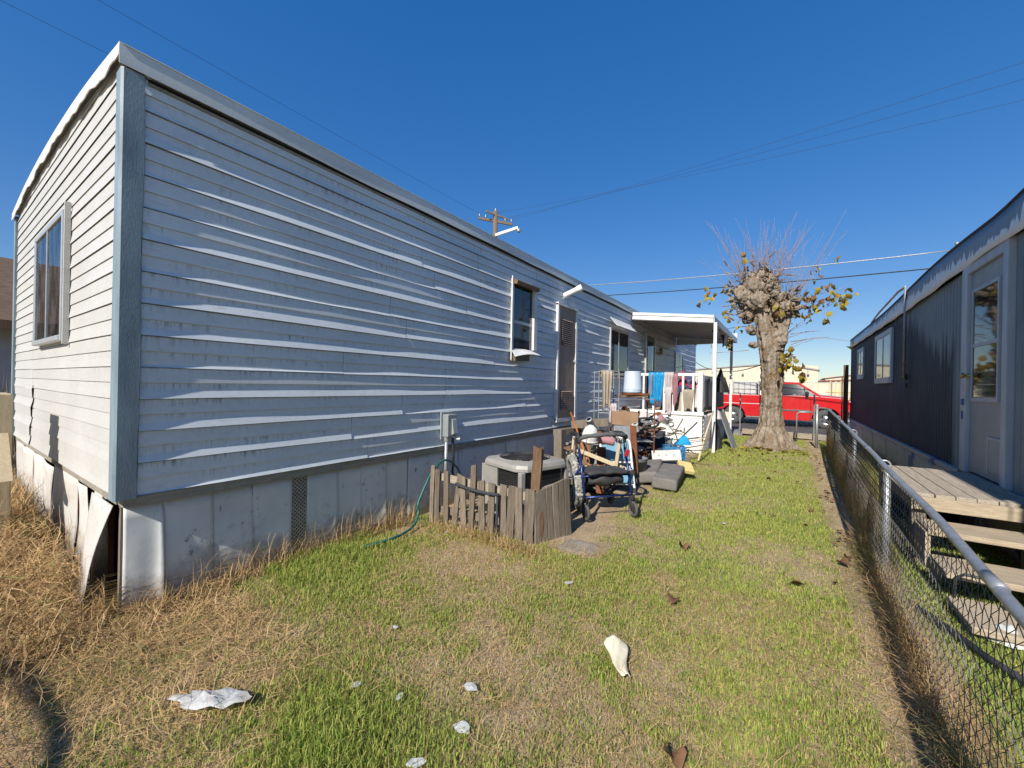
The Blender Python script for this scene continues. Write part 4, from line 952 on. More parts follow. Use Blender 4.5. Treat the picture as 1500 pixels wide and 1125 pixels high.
# folded chair with a blue back
CH=thing('folding_chair',(-1.88,5.5,0),'white tube folding chair with a blue cloth back behind the walker','chair')
cx_=V((.82,.57,0)).normalized(); cu=V((-.20,.22,1)).normalized(); c0=V((-2.08,5.38,.0))
def ch(a,z): return c0+cx_*a+cu*z
CW=.42
build(MB().tube(smooth_path([ch(0,-.02),ch(0,.35),ch(0,.66),ch(.03,.72),ch(.10,.745),ch(CW-.10,.745),ch(CW-.03,.72),ch(CW,.66),ch(CW,.35),ch(CW,-.02)],4),.017,8),'frame',M['white'],CH,smooth=True)
build(MB().grid(8,8,lambda u,v:ch(.02+(CW-.04)*u,.42+.30*v)+V((.0,.012*math.sin(PI*u),0))),'backrest',M['bluefab'],CH,smooth=True,solid=.008)
build(MB().grid(8,8,lambda u,v:ch(.02+(CW-.04)*u,.12+.22*v)+V((.02,-.02,0))),'seat',M['bluefab'],CH,smooth=True,solid=.02)
build(MB().tube([ch(0,.40),ch(CW,.40)],.012,8).tube([ch(0,.1),ch(CW,.1)],.012,8),'crossbar',M['white'],CH)
build(MB().tube([ch(0,.45)+V((0,0,0)),ch(0,-.02)+V((-.25,.25,0))],.014,8).tube([ch(CW,.45),ch(CW,-.02)+V((-.25,.25,0))],.014,8),'rear_leg',M['white'],CH,smooth=True)
# tin sheet with rust
o=panel((-1.98,5.95,.52),(.82,.57,0),(-.12,.15,1),.34,.70,.006,'tin_sheet','galv'); tag(o,'grey tin sheet standing behind the blue folding chair','tin sheet')
o2=panel((-1.875,5.99,.53),(.82,.57,0),(-.12,.15,1),.09,.70,.008,'rust_strip','rust',o)
# grey drum behind right of the chair
o=build(MB().lathe([(.16,0),(.165,.02),(.18,.35),(.19,.40),(.195,.41),(.185,.41),(.17,.03),(0,.03)],(-1.93,6.22,-.04),24),'plastic_tub',M['greycloth'],None,smooth=True); tag(o,'grey plastic tub behind the blue folding chair','tub')
# cushions
def cushion(c,L,w_,h_,ang,tilt,roll,seed):
    R_=Euler((math.radians(tilt),math.radians(roll),math.radians(ang))).to_matrix(); c=V(c)
    return MB().box(c,(w_,L,h_),R_)
for (c,L,w_,ang,tilt,roll,lab) in (((-1.47,6.42,.115),1.05,.34,6,2,3,'grey foam mattress pad nearest the grass'),((-1.79,6.55,.135),.95,.33,9,3,-9,'grey foam mattress pad nearest the rusty pile')):
    me_=cushion(c,L,w_,.16,ang,tilt,roll,0); o=build(me_,'foam_pad',M['cushion'],None); tag(o,lab,'cushion','grey foam pads by the scrap pile')
    bv=o.modifiers.new('bev','BEVEL'); bv.width=.035; bv.segments=4
    for p_ in o.data.polygons: p_.use_smooth=True
    R_=Euler((math.radians(tilt),math.radians(roll),math.radians(ang))).to_matrix(); h=w_/2-.012;l=L/2-.012
    ring=[V(c)+R_@V((x,y,.055)) for x,y in ((-h,-l),(h,-l),(h,l),(-h,l))]
    ring=[ring[0].lerp(ring[1],t) for t in (.08,.5,.92)]+[ring[1].lerp(ring[2],t) for t in (.03,.5,.97)]+[ring[2].lerp(ring[3],t) for t in (.08,.5,.92)]+[ring[3].lerp(ring[0],t) for t in (.03,.5,.97)]
    build(MB().tube(ring,.010,6,closed=True),'seam_piping',M['cushion'],o,smooth=True)
# foam board, yellow sponge, blue crate, blue cloth
o=panel((-1.68,7.12,.30),(.95,.30,.10),(-.1,.5,.6),.46,.20,.05,'foam_board','foamboard'); tag(o,'white foam board propped at the back of the grey pads','foam board')
mb=MB()
for k in (-1,0,1): mb.lathe([(.018,0),(.018,.006),(0,.006)],V((-1.68,7.12,.30))+V((.95,.30,.10)).normalized()*(.12*k)+V((.07,-.36,.30)).normalized()*.027,10,axis=(.07,-.5,.45))
build(mb,'screw_heads',M['galv'],o)
o=build(MB().box((-1.36,7.05,.16),(.22,.26,.07),E3(25,10,30)),'yellow_foam',M['yellow'],None,bevel=.012); tag(o,'yellow foam block right of the white foam board','foam block')
CR=thing('milk_crate',(-1.66,7.55,0),'blue open-grid plastic crate in the pile below the porch','crate')
Rc=rot2(20); cc=V((-1.66,7.55,.28))
def crbox(c,d,n,m_='bluebarrel'): return build(MB().box(Rc@V(c)+cc,d,Rc),n,M[m_],CR)
for k in range(5):
    for s_ in (-1,1): crbox((-.16+.08*k,s_*.16,0),(.014,.012,.27),'slat')
    for s_ in (-1,1): crbox((s_*.165,-.13+.065*k,0),(.012,.014,.27),'slat')
for z in (-.135,-.03,.06,.135):
    for s_ in (-1,1): crbox((0,s_*.168,z),(.34,.010,.022),'band'); crbox((s_*.172,0,z),(.010,.33,.022),'band')
crbox((0,0,-.13),(.32,.31,.01),'base')
def drape(p0,w_,h_,dx,n,mat,label,name='cloth',seed=0,fold=.02,parent=None,wav=3,ragged=.08,back=.25):
    p0=V(p0); dx=V(dx).normalized(); nn=V((dx.y,-dx.x,0))
    def fn(u,v):
        vv=v*(1+back); top=vv<back
        x=w_*(u-.5)*(1-.15*v+.1*math.sin(v*5+seed)); f=fold*math.sin(u*PI*2*wav+seed+v*1.5)*(min(1,vv*2))
        if vv<back: z=0; d=-(back-vv)*h_*.5 if False else 0; z=-(back-vv)*h_; d=-.05
        else: z=-(vv-back)*h_*(1+ragged*math.sin(u*7+seed)); d=.012+f
        if abs(vv-back)<.04: z=.012; d=-.02
        return p0+dx*x+nn*d+V((0,0,z))
    o=build(MB().grid(18,20,fn),name,M[mat],None,smooth=True,solid=.004); return tag(o,label,'cloth')
o=build(rag((-1.56,7.9,.42),.16,.12,.16,5),'blue_rag',M['bluecloth'],None,smooth=True); tag(o,'bright blue crumpled cloth on the branches below the porch','cloth')
# branches heaped by the porch
for k in range(26):
    a=random.uniform(-.5,1.3); l=random.uniform(.4,1.05); p_=V((-1.95+random.uniform(-.1,.35),7.6+random.uniform(0,1.6),.18+random.uniform(0,.42))); q_=p_+V((math.sin(a)*.55+.15,math.cos(a)*.5*random.choice((-1,.6)),random.uniform(-.32,.25)))*l; q_.z=max(q_.z,.02)
    stick(p_,q_,random.uniform(.006,.014),'branch','twig','%s cut branch %s %s the white porch boards'%(('thin','long thin','stout')[k%3],('lying low','slanting up','lying across')[int(p_.z*5)%3],'close to' if p_.y>8.5 else 'well in front of' if p_.y<8 else 'in front of'),'branch','cut branches in front of the porch',6)
stick((-1.78,8.0,.36),(-1.42,8.35,.80),.014,'dark_stick','rubberblack','straight black stick sticking up in front of the white porch boards','stick')
stick((-1.45,8.7,.02),(-1.36,9.9,.95),.02,'bamboo_pole','pale_wood','pale pole leaning on the porch corner','pole')
# steering-wheel like ring
o=build(MB().ring((-2.03,7.15,.83),.20,.019,(.1,-.35,1),36,8),'black_ring',M['rubberblack'],None,smooth=True); tag(o,'black round steering-wheel rim lying on the scrap pile','wheel rim')
mb=MB()
for a in (.3,2.4,4.5): mb.beam((-2.03,7.15,.80),V((-2.03,7.15,.83))+V((math.cos(a)*.19,math.sin(a)*.19,.06*math.sin(a))),.03,.008)
build(mb,'spokes',M['galv'],o)
# brown box, scrap lumber
o=build(MB().box((-2.28,6.75,.92),(.42,.30,.22),E3(2,3,22)),'cardboard_box',M['cardboard'],None,bevel=.006); tag(o,'brown cardboard box on the pile under the white bucket shelf','box')
build(MB().box((-2.28,6.75,1.034),(.06,.30,.003),E3(2,3,22)),'tape',M['beigecloth'],o)
def plank_label(m_,x,y,z,k):
    c={'grey_wood':'grey','picket':'weathered brown','wood_y':'tan','brown_wood':'dark brown','wood_x':'pale tan'}[m_]
    w=('behind the walker' if y<5.9 else 'under the thick beam' if y<6.5 else 'below the wire rack' if y<7.4 else 'behind the blue crate' if y<8.4 else 'against the white porch boards')
    return '%s scrap plank lying %s %s, %s'%(c,'low' if z<.25 else 'halfway up' if z<.5 else 'high',w,'by the wall' if x<-2.7 else 'mid-heap' if x<-2.3 else 'at its outer edge')
for k in range(34):
    x=random.uniform(-3.1,-1.95);y=random.uniform(5.1,9.4);z=random.uniform(.06,.72)*(1-.5*max(0,(x+2.3)/.4)*(x>-2.3)); a=random.uniform(0,PI); l=random.uniform(.22,.55)
    d=V((math.cos(a),math.sin(a),random.uniform(-.5,.5)))*l/1.0; p_=V((x,y,max(.05,z)))-d/2;q_=p_+d
    p_.x=min(max(p_.x,-3.22),-1.8);q_.x=min(max(q_.x,-3.22),-1.8);p_.z=max(p_.z,.03);q_.z=max(q_.z,.03)
    if y<5.7 and x>-2.5: p_.z*=.6;q_.z*=.6
    timber(p_,q_,random.uniform(.05,.13),random.uniform(.02,.04),mm_:=random.choice(['grey_wood','picket','wood_y','brown_wood','wood_x']),'scrap_plank',plank_label(mm_,x,y,z,k),'plank','scrap planks in the heap')
def heap(u,v):
    x=-3.25+1.25*u;y=5.2+4.6*v; e=min(u*3,1)*min((1-u)*2.2,1)*min(v*6,1)*min((1-v)*6,1)
    return (x,y,-.02+e*(.42+.5*float(fbm(x*2.2,y*2.2,3,31)-.4))+.06*float(vnoise(x*14,y*14,3)))
o=build(MB().grid(26,70,heap),'rubbish_heap',pm('rubbish',(.055,.045,.038),(.13,.105,.085),9,.95,bump=.6,bscale=30,spots=[((.3,.28,.25),16,.66,.8),((.12,.05,.03),11,.62,.7)]),None); o['kind']='stuff'; o['label']='dark rubbish and leaves packed under the scrap wood'; 
for nm,mt,n_,lab in (('rubbish_scraps','foamboard',45,'white plastic and paper scraps strewn over the heap'),('rubbish_scraps','brown_wood',190,'dark wood splinters strewn over the heap'),('rubbish_scraps','pale_wood',70,'pale wood splinters strewn over the heap'),('rubbish_scraps','rust',70,'rusty bits strewn over the heap'),('rubbish_scraps','darkcloth',120,'dark rags strewn over the heap'),('rubbish_scraps','greycloth',90,'grey bits strewn over the heap')):
    mb=MB()
    for k in range(n_):
        u,v=random.uniform(.1,.95),random.random(); x,y,z=heap(u,v); z+=random.uniform(0,.14)
        l=random.uniform(.05,.30); d=V((random.gauss(0,1),random.gauss(0,1),random.gauss(0,.6))).normalized()*l; c=V((x,y,z+.02))
        if mt in('brown_wood','pale_wood','rust'): mb.beam(c-d/2,c+d/2,random.uniform(.008,.03),random.uniform(.006,.02))
        else:
            w_=d.orthogonal().normalized()*l*random.uniform(.3,.7); b_=V((0,0,random.uniform(-.03,.05)))
            mb.add([c-d/2,c-d/2+w_+b_,c+w_*1.1,c+d/2+w_+b_*.5,c+d/2,c-b_],[(0,1,5),(1,2,5),(2,3,5),(3,4,5)])
    o=build(mb,nm,M[mt],None); o['kind']='stuff'; o['label']=lab
# assorted small debris
debris=[('tin_can','galv'),('bottle','bucket'),('shoe','darkcloth'),('pot','rust')]
for k,(x,y,z) in enumerate(((-2.45,5.75,.86),(-2.2,5.45,.68),(-2.0,6.5,.74),(-2.5,7.6,.98),(-2.2,8.1,.80),(-2.05,8.6,.72))):
    o=build(MB().lathe([(0,0),(.05,0),(.052,.01),(.05,.12),(.052,.13),(.03,.131)],(x,y,z),14,axis=(random.uniform(-.8,.8),random.uniform(-.8,.8),.6)),'tin_can',M[['galv','rust','foamboard','rust','bucket','galv'][k]],None,smooth=True)
    tag(o,['grey tin on the thick beam behind the white dome','rusty tin beside the rolled pink blanket','white tin on the heap near the tin sheet','rusty tin on the heap below the wire rack rag','pale blue tin on the heap left of the porch boards','grey tin on the heap just before the porch boards'][k],'tin','tins on the scrap heap')
for (p_,q_,w_,h_,m_,nm,lab,ct) in (((-2.35,5.25,.02),(-2.42,5.5,.70),.16,.025,'brown_wood','leaning_board','dark brown board leaning behind the muddy wheel','board'),((-2.05,5.15,.02),(-2.15,5.42,.60),.12,.02,'rust','leaning_plate','rusty plate leaning behind the walker seat','plate'),((-2.55,5.6,.3),(-2.05,5.75,.62),.10,.03,'picket','leaning_board','brown board slanting across the heap behind the blanket','board'),((-2.4,6.3,.55),(-1.95,6.6,.80),.12,.03,'grey_wood','leaning_board','grey board lying under the cardboard box','board'),((-2.2,7.3,.62),(-1.85,7.6,.72),.2,.03,'brown_wood','leaning_board','dark board under the black wheel rim','board'),((-2.55,7.9,.6),(-2.1,8.3,.95),.14,.03,'rust','leaning_plate','rusty plate in the heap below the hanging towel','plate'),((-2.6,8.6,.62),(-2.0,8.9,.78),.16,.04,'picket','leaning_board','weathered board lying below the porch railing','board'),((-1.95,7.75,.1),(-2.0,8.0,.62),.18,.03,'darkcloth','dark_sheet','dark sheet of board standing behind the blue crate','board')):
    timber(p_,q_,w_,h_,m_,nm,lab,ct)
for (P_,r_,m_,nm,lab) in ((((-2.5,5.4,.75),(-2.2,5.6,.82),(-1.95,5.5,.70),(-1.9,5.35,.45)),.012,'rubberblack','black_cable','black cable looped over the heap behind the walker'),(((-2.6,7.0,.8),(-2.3,7.2,.98),(-2.1,7.0,.86),(-2.2,6.8,.7)),.012,'greycloth','grey_tube','grey tube curled over the heap below the bucket'),(((-2.1,8.4,.75),(-1.9,8.2,.70),(-1.8,8.4,.5),(-1.85,8.7,.3)),.010,'green_barbed','green_tube','grey-green tube hanging from the heap by the porch')):
    tag(build(MB().tube(smooth_path(P_,6),r_,7),nm,M[m_],None,smooth=True),lab,nm.split('_')[1])
# pink rolled blanket behind the walker
o=build(MB().tube(smooth_path([(-2.25,5.15,.70),(-2.08,5.22,.735),(-1.92,5.30,.70)],5),[.05,.055,.06,.06,.06,.062,.06,.06,.058,.055,.05],10),'rolled_blanket',M['pinkcloth'],None,smooth=True); tag(o,'dusty pink rolled blanket behind the walker backrest','blanket')
# ------------------------------------------------------------------ tall wire rack with bucket
RK=thing('wire_rack',(-2.45,6.75,0),'tall rusty white wire shelf rack standing in the scrap pile','wire rack')
ra=V((.83,.56,0)).normalized(); r0=V((-2.66,6.54,0))
def rk(a,b,z): return r0+ra*a+V((-.56,.83,0))*b+V((0,0,z))
for b in (0,.38):
    build(MB().tube(smooth_path([rk(0,b,.05),rk(0,b,.9),rk(0,b,1.62),rk(.03,b,1.70),rk(.30,b,1.70),rk(.34,b,1.62),rk(.34,b,.9),rk(.34,b,.05)],4),.009,8),'end_frame',M['galv'],RK,smooth=True)
build(MB().tube([rk(.95,0,.05),rk(.95,0,1.26)],.010,8),'leg',M['rust'],RK)
build(MB().tube([rk(.95,.38,.05),rk(.95,.38,1.26)],.010,8),'leg',M['rust'],RK)
for z in (.52,.85,1.24):
    mb=MB().tube([rk(0,0,z),rk(.95,0,z)],.006,6).tube([rk(0,.38,z),rk(.95,.38,z)],.006,6)
    for k in range(9): mb.tube([rk(.0,.38*k/8,z),rk(.95,.38*k/8,z)],.0028,4)
    for k in range(10): mb.tube([rk(.95*k/9,0,z),rk(.95*k/9,.38,z)],.0028,4)
    build(mb,'wire_shelf',M['galv'],RK)
mb=MB()
for z in (1.05,1.12,1.0): mb.tube([rk(0,0,z),rk(.34,0,z-.01)],.004,5)
build(mb,'cross_wire',M['white'],RK)
B=build(MB().lathe([(.0,.37),(.132,.37),(.137,.36),(.15,.07),(.156,.065),(.156,.045),(.152,.04),(.158,.035),(.158,0),(.15,0)],rk(.62,.18,1.345),28),'bucket',M['bucket'],None,smooth=True); tag(B,'pale blue-grey plastic bucket upside down on the rack','bucket')
for k,(a,b,z,w_,m_) in enumerate(((.60,.18,1.285,.50,'brown_wood'),(.66,.16,1.322,.40,'rust'))):
    o=build(MB().box(rk(a,b,z),(w_,.28,.035),Matrix.Rotation(math.atan2(ra.y,ra.x)+.1*k,3,'Z')),'scorched_board',M[m_],None,bevel=.005); tag(o,['dark brown board on the rack under the bucket','rusty plate directly under the upturned bucket'][k],['board','plate'][k])
o=drape(rk(.12,-.015,1.715),.17,.62,ra,0,'beigecloth','beige rag hanging over the top of the wire rack','rag',seed=1,fold=.022,back=.2)
o=drape(rk(.24,-.03,1.15),.14,.34,ra,0,'whitecloth','dirty striped rag hanging low on the wire rack','rag',seed=4,fold=.02,back=.1)
# clothes over the porch rail
rx_=V((1,0,0)); ry=9.985
drape((-2.62,ry,1.80),.34,.72,rx_,0,'bluecloth','bright blue towel hanging over the porch railing','towel',seed=0,fold=.03)
drape((-2.33,ry,1.80),.22,.45,rx_,0,'whitecloth','short off-white shirt draped on the porch railing','shirt',seed=2,fold=.03)
drape((-2.33,ry-.03,1.46),.16,.62,rx_,0,'whitecloth','long off-white cloth strip hanging below the shirt','cloth_strip',seed=3,fold=.03,back=.05)
drape((-2.18,ry-.02,1.79),.10,.75,rx_,0,'pinkcloth','pink cloth hanging beside the off-white shirt','pink_cloth',seed=5,fold=.03)
drape((-2.75,ry,1.78),.10,.5,rx_,0,'pinkcloth','small pink rag at the left end of the porch railing','pink_rag',seed=8,fold=.02)
for (x,y,z,rx1,ry1,h,m_,lab,nm) in ((-2.08,10.25,1.50,.12,.10,.26,'redcloth','red cloth bundle behind the porch balusters','cloth_bundle'),(-1.86,10.3,1.45,.10,.10,.24,'redcloth','red cap on top of the heap behind the right balusters','cap'),
      (-2.05,10.4,.86,.30,.28,.50,'beigecloth','beige clothes heap on the porch floor','clothes_heap'),(-1.87,10.35,1.02,.2,.2,.5,'darkcloth','dark coat heaped on the porch','coat'),(-1.74,10.3,1.0,.14,.2,.55,'whitecloth','pale clothes in the porch corner','clothes_heap'),
      (-2.4,10.4,.86,.25,.25,.5,'brown_wood','brown bundle behind the hanging shirt','bundle'),(-2.70,9.3,.72,.22,.22,.18,'whitecloth','white plastic bags on top of the pile before the porch','plastic_bags'),(-2.35,9.2,.72,.20,.2,.20,'pinkcloth','pink and white bedding on the pile before the porch','bedding')):
    o=build(rag((x,y,z),rx1,ry1,h,int(abs(x*31+y*7))%50,22),nm,M[m_],None,smooth=True); tag(o,lab,nm.split('_')[-1])
drape((-1.90,ry-.01,1.40),.22,.46,rx_,0,'beigecloth','beige towel looped between the right balusters','towel',seed=7,fold=.02,back=.05)
# clothes on the porch side, hanging from the roof edge
for k,(x,y,z,w_,h_,m_,lab) in enumerate(((-1.43,10.55,2.80,.14,.26,'darkcloth','dark small garment hanging by the first porch post'),(-1.43,12.1,2.86,.16,.30,'darkcloth','dark cloth hanging midway along the porch roof edge'),(-1.42,12.9,2.88,.15,.3,'leafy','yellow cloth scrap hanging near the far porch post'),(-1.42,13.4,2.88,.14,.34,'darkcloth','dark cloth hanging beside the far porch post'),(-1.50,10.7,2.5,.06,.75,'whitecloth','thin white cloth strip hanging inside the first porch post'))):
    drape((x,y,z),w_,h_,(.8,.6,0),0,m_,lab,'hanging_cloth',seed=k,fold=.015,back=.1,wav=1)
for (x,y,z,rx1,ry1,h,m_,lab,nm) in ((-1.45,11.7,1.35,.20,.3,.55,'rubberblack','big black bag on the porch side behind the post','bag'),(-1.48,11.2,.0,.18,.5,.75,'darkcloth','dark sacks beside the lattice','sack'),(-1.42,10.9,.72,.14,.2,.28,'whitecloth','white bag on the sacks beside the lattice','bag')):
    o=build(rag((x,y,z),rx1,ry1,h,int(abs(x*31+y*7))%50,22),nm,M[m_],None,smooth=True); tag(o,lab,nm)
o=panel((-1.22,11.35,.42),(0.25,1,.0),(-.35,.1,1),.30,.95,.03,'grey_board','greycloth'); tag(o,'dark grey board leaning against the porch post','board')
o=panel((-1.50,13.35,.56),(1,.15,0),(0,0,1),.16,.42,.02,'cream_board','bag'); tag(o,'cream board standing by the far porch post','board')
# ------------------------------------------------------------------ pollarded tree
TR=thing('pollarded_tree',(-.35,12.05,0),'pollarded mulberry tree with knobbly head, bare shoots and a few yellow leaves','tree')
bark,t,p=newmat('bark')
v=mapv(t,(7,7,1.1)); n1=noise(t,v,1.6,7,.65,.8); n2=noise(t,mapv(t,(1,1,1)),3.5,5); n3=noise(t,v,6,5,.7)
c=ramp(t,n1,.32,.66,(.14,.11,.08,1),(.40,.33,.25,1)); c=mixc(t,ramp(t,n2,.50,.68),c,(.22,.145,.085)); c=mixc(t,math_(t,'MULTIPLY',ramp(t,n3,.56,.7),.6),c,(.06,.045,.035))
t.links.new(c,p.inputs['Base Color']); p.inputs['Roughness'].default_value=.95; p.inputs['Specular IOR Level'].default_value=.1
b=N(t,'Bump'); b.inputs['Strength'].default_value=1; b.inputs['Distance'].default_value=.05; t.links.new(math_(t,'ADD',n1,math_(t,'MULTIPLY',n3,.5)),b.inputs['Height']); t.links.new(b.outputs[0],p.inputs['Normal'])
TX,TY=-.36,12.05
def trunk_loft(mb,spine,nr=84,flare=True,seed=0):
    vs=[];m=len(spine)
    for i,(x,y,z,r) in enumerate(spine):
        for k in range(nr):
            a=2*PI*k/nr; f=1+.09*math.sin(3*a+seed+z*.6)+.05*math.sin(7*a+z*1.1+seed)+.035*math.sin(13*a-z*.8)
            if flare and z<.5: f+=(.5-max(z,0))*.75*(.6+.8*max(0,math.sin(4*a+1)))
            rd=1-abs(2*float(vnoise(a*nr/9.5,z*1.5+a*.6,seed+3))-1); f-=.13*rd**2.5; f+=.05*(float(vnoise(a*4,z*4,seed+8))-.5)
            vs.append((x+r*f*math.cos(a),y+r*f*math.sin(a),z+.03*math.sin(a*5+i)*(z>.6)))
    fs=[(i*nr+k,i*nr+(k+1)%nr,(i+1)*nr+(k+1)%nr,(i+1)*nr+k) for i in range(m-1) for k in range(nr)]+[tuple(range(nr-1,-1,-1)),tuple((m-1)*nr+k for k in range(nr))]
    mb.add(vs,fs)
mb=MB()
sp1=[(TX,TY,-.12,.48),(TX,TY,.0,.46),(TX,TY,.12,.385),(TX,TY,.3,.335),(TX,TY,.5,.27),(TX+.0,TY,.9,.24),(TX+.0,TY,1.3,.228),(TX+.0,TY,1.7,.232),(TX-.01,TY,2.1,.245),(TX-.04,TY,2.5,.265),(TX-.10,TY,2.9,.28),(TX-.17,TY,3.3,.26),(TX-.24,TY,3.7,.28),(TX-.28,TY,4.05,.26),(TX-.26,TY,4.25,.15)]
def dense(sp,n=7):
    out=[]
    for a,b in zip(sp[:-1],sp[1:]):
        for k in range(n): out.append(tuple(a[i]+(b[i]-a[i])*k/n for i in range(4)))
    return out+[sp[-1]]
trunk_loft(mb,dense(sp1))
trunk_loft(mb,dense([(TX+.06,TY-.05,2.4,.20),(TX+.15,TY-.05,2.8,.18),(TX+.24,TY-.05,3.2,.15),(TX+.30,TY-.05,3.5,.12)],7),60,False,2)
rg=random.Random(4)
def blob(mb,c,r,n=10,seed=0):
    vs=[]
    for i in range(n+1):
        th=PI*i/n
        for k in range(n*2):
            a=PI*k/n; d=r*(1+.38*(float(vnoise(math.cos(a)*2.3+seed*3,math.sin(a)*2.3+th*2,seed))-.5)+.2*(float(vnoise(math.cos(a)*6+seed,math.sin(a)*6+th*5,seed+4))-.5))
            vs.append((c[0]+d*math.sin(th)*math.cos(a),c[1]+d*math.sin(th)*math.sin(a),c[2]+d*math.cos(th)))
    w=n*2; mb.add(vs,[(i*w+k,i*w+(k+1)%w,(i+1)*w+(k+1)%w,(i+1)*w+k) for i in range(n) for k in range(w)])
for k,(x,z,r) in enumerate(((-.72,4.05,.34),(-.95,3.85,.26),(-.50,4.10,.30),(-.70,3.62,.30),(-.98,3.55,.22),(-.35,3.95,.22),(-.85,3.30,.20),(-.60,4.28,.2),(-.12,3.50,.20),(-.02,3.35,.16),(-.18,3.66,.15),(-.80,2.95,.17),(-.10,2.55,.12),(-.74,2.6,.12),(-.25,2.75,.2),(-.06,3.05,.12),(-1.08,3.95,.14),(-.2,1.95,.09))):
    for s_ in (0,1): blob(mb,(x+rg.uniform(-.06,.06),TY+rg.uniform(-.3,.22),z+rg.uniform(-.05,.05)),r*rg.uniform(.58,.86),9,k*2+s_)
tr=build(mb,'trunk',bark,TR,smooth=True)
rm=tr.modifiers.new('remesh','REMESH'); rm.mode='VOXEL'; rm.voxel_size=.016; rm.use_smooth_shade=True
for nm,sz,st_ in (('bark_lumps',.20,.075),('bark_fine',.06,.035)):
    tx=bpy.data.textures.new(nm,'CLOUDS'); tx.noise_scale=sz; tx.noise_depth=3
    dm=tr.modifiers.new(nm,'DISPLACE'); dm.texture=tx; dm.strength=st_; dm.mid_level=.5; dm.texture_coords='LOCAL'
# chopped stubs on the head
stubs=MB()
for k in range(150):
    x=rg.gauss(-.72,.24); z=3.85+rg.gauss(0,.28); y=TY-.16*rg.uniform(.2,1.3)
    if rg.random()<.25: x=rg.gauss(-.08,.08); z=3.4+rg.gauss(0,.1)
    c=V((x,y,z)); d=V((rg.gauss((x+.6)*.9,.6),rg.uniform(-1,-.1),rg.gauss(.1,.6))).normalized()*rg.uniform(.08,.2); r_=rg.uniform(.028,.06)
    stubs.tube([c,c+d*.5,c+d*.9,c+d],[r_*.9,r_,r_*1.15,r_*.7],7)
for k in range(420):
    a=rg.uniform(0,2*PI); x=rg.gauss(-.72,.27); z=3.85+rg.gauss(0,.3); y=TY-.22*rg.uniform(.2,1.3)
    if rg.random()<.25: x=rg.gauss(-.10,.09); z=3.45+rg.gauss(0,.12)
    c=V((x,y,z)); d=V((rg.gauss((x+.6)*.9,.5),rg.uniform(-1,-.1),rg.gauss(.25,.5))).normalized()*rg.uniform(.06,.24)
    stubs.tube([c,c+d*.6,c+d],[rg.uniform(.014,.03),.02,.012],5)
o=build(stubs,'cut_stubs',bark,TR); o['kind']='stuff'
tw=MB(); tips=[]
for k in range(150):
    side=rg.random()
    if side<.74: x0=rg.gauss(-.66,.22); z0=4.0+rg.uniform(-.25,.35); lean=(x0+.62)*1.3+rg.gauss(0,.22)
    else: x0=rg.gauss(-.08,.1); z0=3.5+rg.uniform(-.15,.2); lean=.35+rg.gauss(0,.3)
    L=rg.uniform(.5,1.55) if rg.random()<.8 else rg.uniform(1.4,2.1)
    d=V((lean,rg.gauss(0,.35),1)).normalized(); c=V((x0,TY+rg.uniform(-.2,.2),z0)); bend=V((rg.gauss(0,.12),rg.gauss(0,.1),rg.uniform(-.05,.2)))
    P=[c+d*L*s_+bend*(s_*s_)*L for s_ in (0,.25,.5,.75,1)]; r=rg.uniform(.0026,.0048)
    tw.tube(P,[r*1.6,r*1.3,r,r*.7,r*.4],4); tips.append(P)
    if rg.random()<.5:
        s_=rg.choice((1,2,3)); q=P[s_]; dd=(d+V((rg.gauss(0,.7),rg.gauss(0,.4),.1))).normalized()*L*.4; tw.tube([q,q+dd*.5,q+dd],[r*.8,r*.6,r*.3],4)
for k in range(13):          # thin side shoots that droop
    sg=1 if rg.random()<.62 else -1; z0=rg.uniform(2.3,3.6); x0=-.05 if sg>0 else -.85
    c=V((x0+rg.uniform(-.1,.1),TY+rg.uniform(-.2,.1),z0)); L=rg.uniform(.5,1.35); up=rg.uniform(-.15,1.0)
    P=[c+V((sg*L*s_,rg.uniform(-.05,.05),up*L*s_-(.25*rg.random())*L*s_*s_)) for s_ in (0,.3,.6,1)]; tw.tube(P,[.009,.006,.005,.003],4); tips.append(P)
o=build(tw,'twigs',M['twigred'],TR,smooth=True); o['kind']='stuff'
# leaf shapes
def leaf_mesh(name,sz,curl,seed,droop=.3):
    r=random.Random(seed); out=[(0,-.5),(.22,-.38),(.42,-.15),(.40,.12),(.22,.34),(0,.56)]
    mid=[(0,y,-.04) for x,y in out]; vs=[];n=len(out)
    for (x,y) in out: vs.append((-x*sz*r.uniform(.85,1.1),y*sz,sz*curl*(x*x*2.2)-droop*sz*max(0,y)**1.5+sz*.05*r.uniform(-1,1)))
    for (x,y) in out: vs.append((0,y*sz,-droop*sz*max(0,y)**1.5))
    for (x,y) in out: vs.append((x*sz*r.uniform(.85,1.1),y*sz,sz*curl*(x*x*2.2)-droop*sz*max(0,y)**1.5+sz*.05*r.uniform(-1,1)))
    fs=[(i,n+i,n+i+1,i+1) for i in range(n-1)]+[(n+i,2*n+i,2*n+i+1,n+i+1) for i in range(n-1)]
    return MB().add(vs,fs).mesh(name,True)
LM=[]
for k in range(4):
    me_=leaf_mesh('leaf',.155,(.3,.6,-.3,.8)[k],k); me_.materials.append(M['leafy'] if k<3 else M['leafb']); LM.append(me_)
def put_leaf(c,parent,mesh,sc=1,rot=None):
    o=bpy.data.objects.new('leaf',mesh); COL.objects.link(o)
    if parent:
        o.parent=parent; o.matrix_parent_inverse=Matrix.Translation(-parent.location)
    o.location=c; o.rotation_euler=rot or Euler((rg.uniform(.8,2.4),rg.uniform(-.7,.7),rg.uniform(-2,2))); o.scale=(sc,)*3; return o
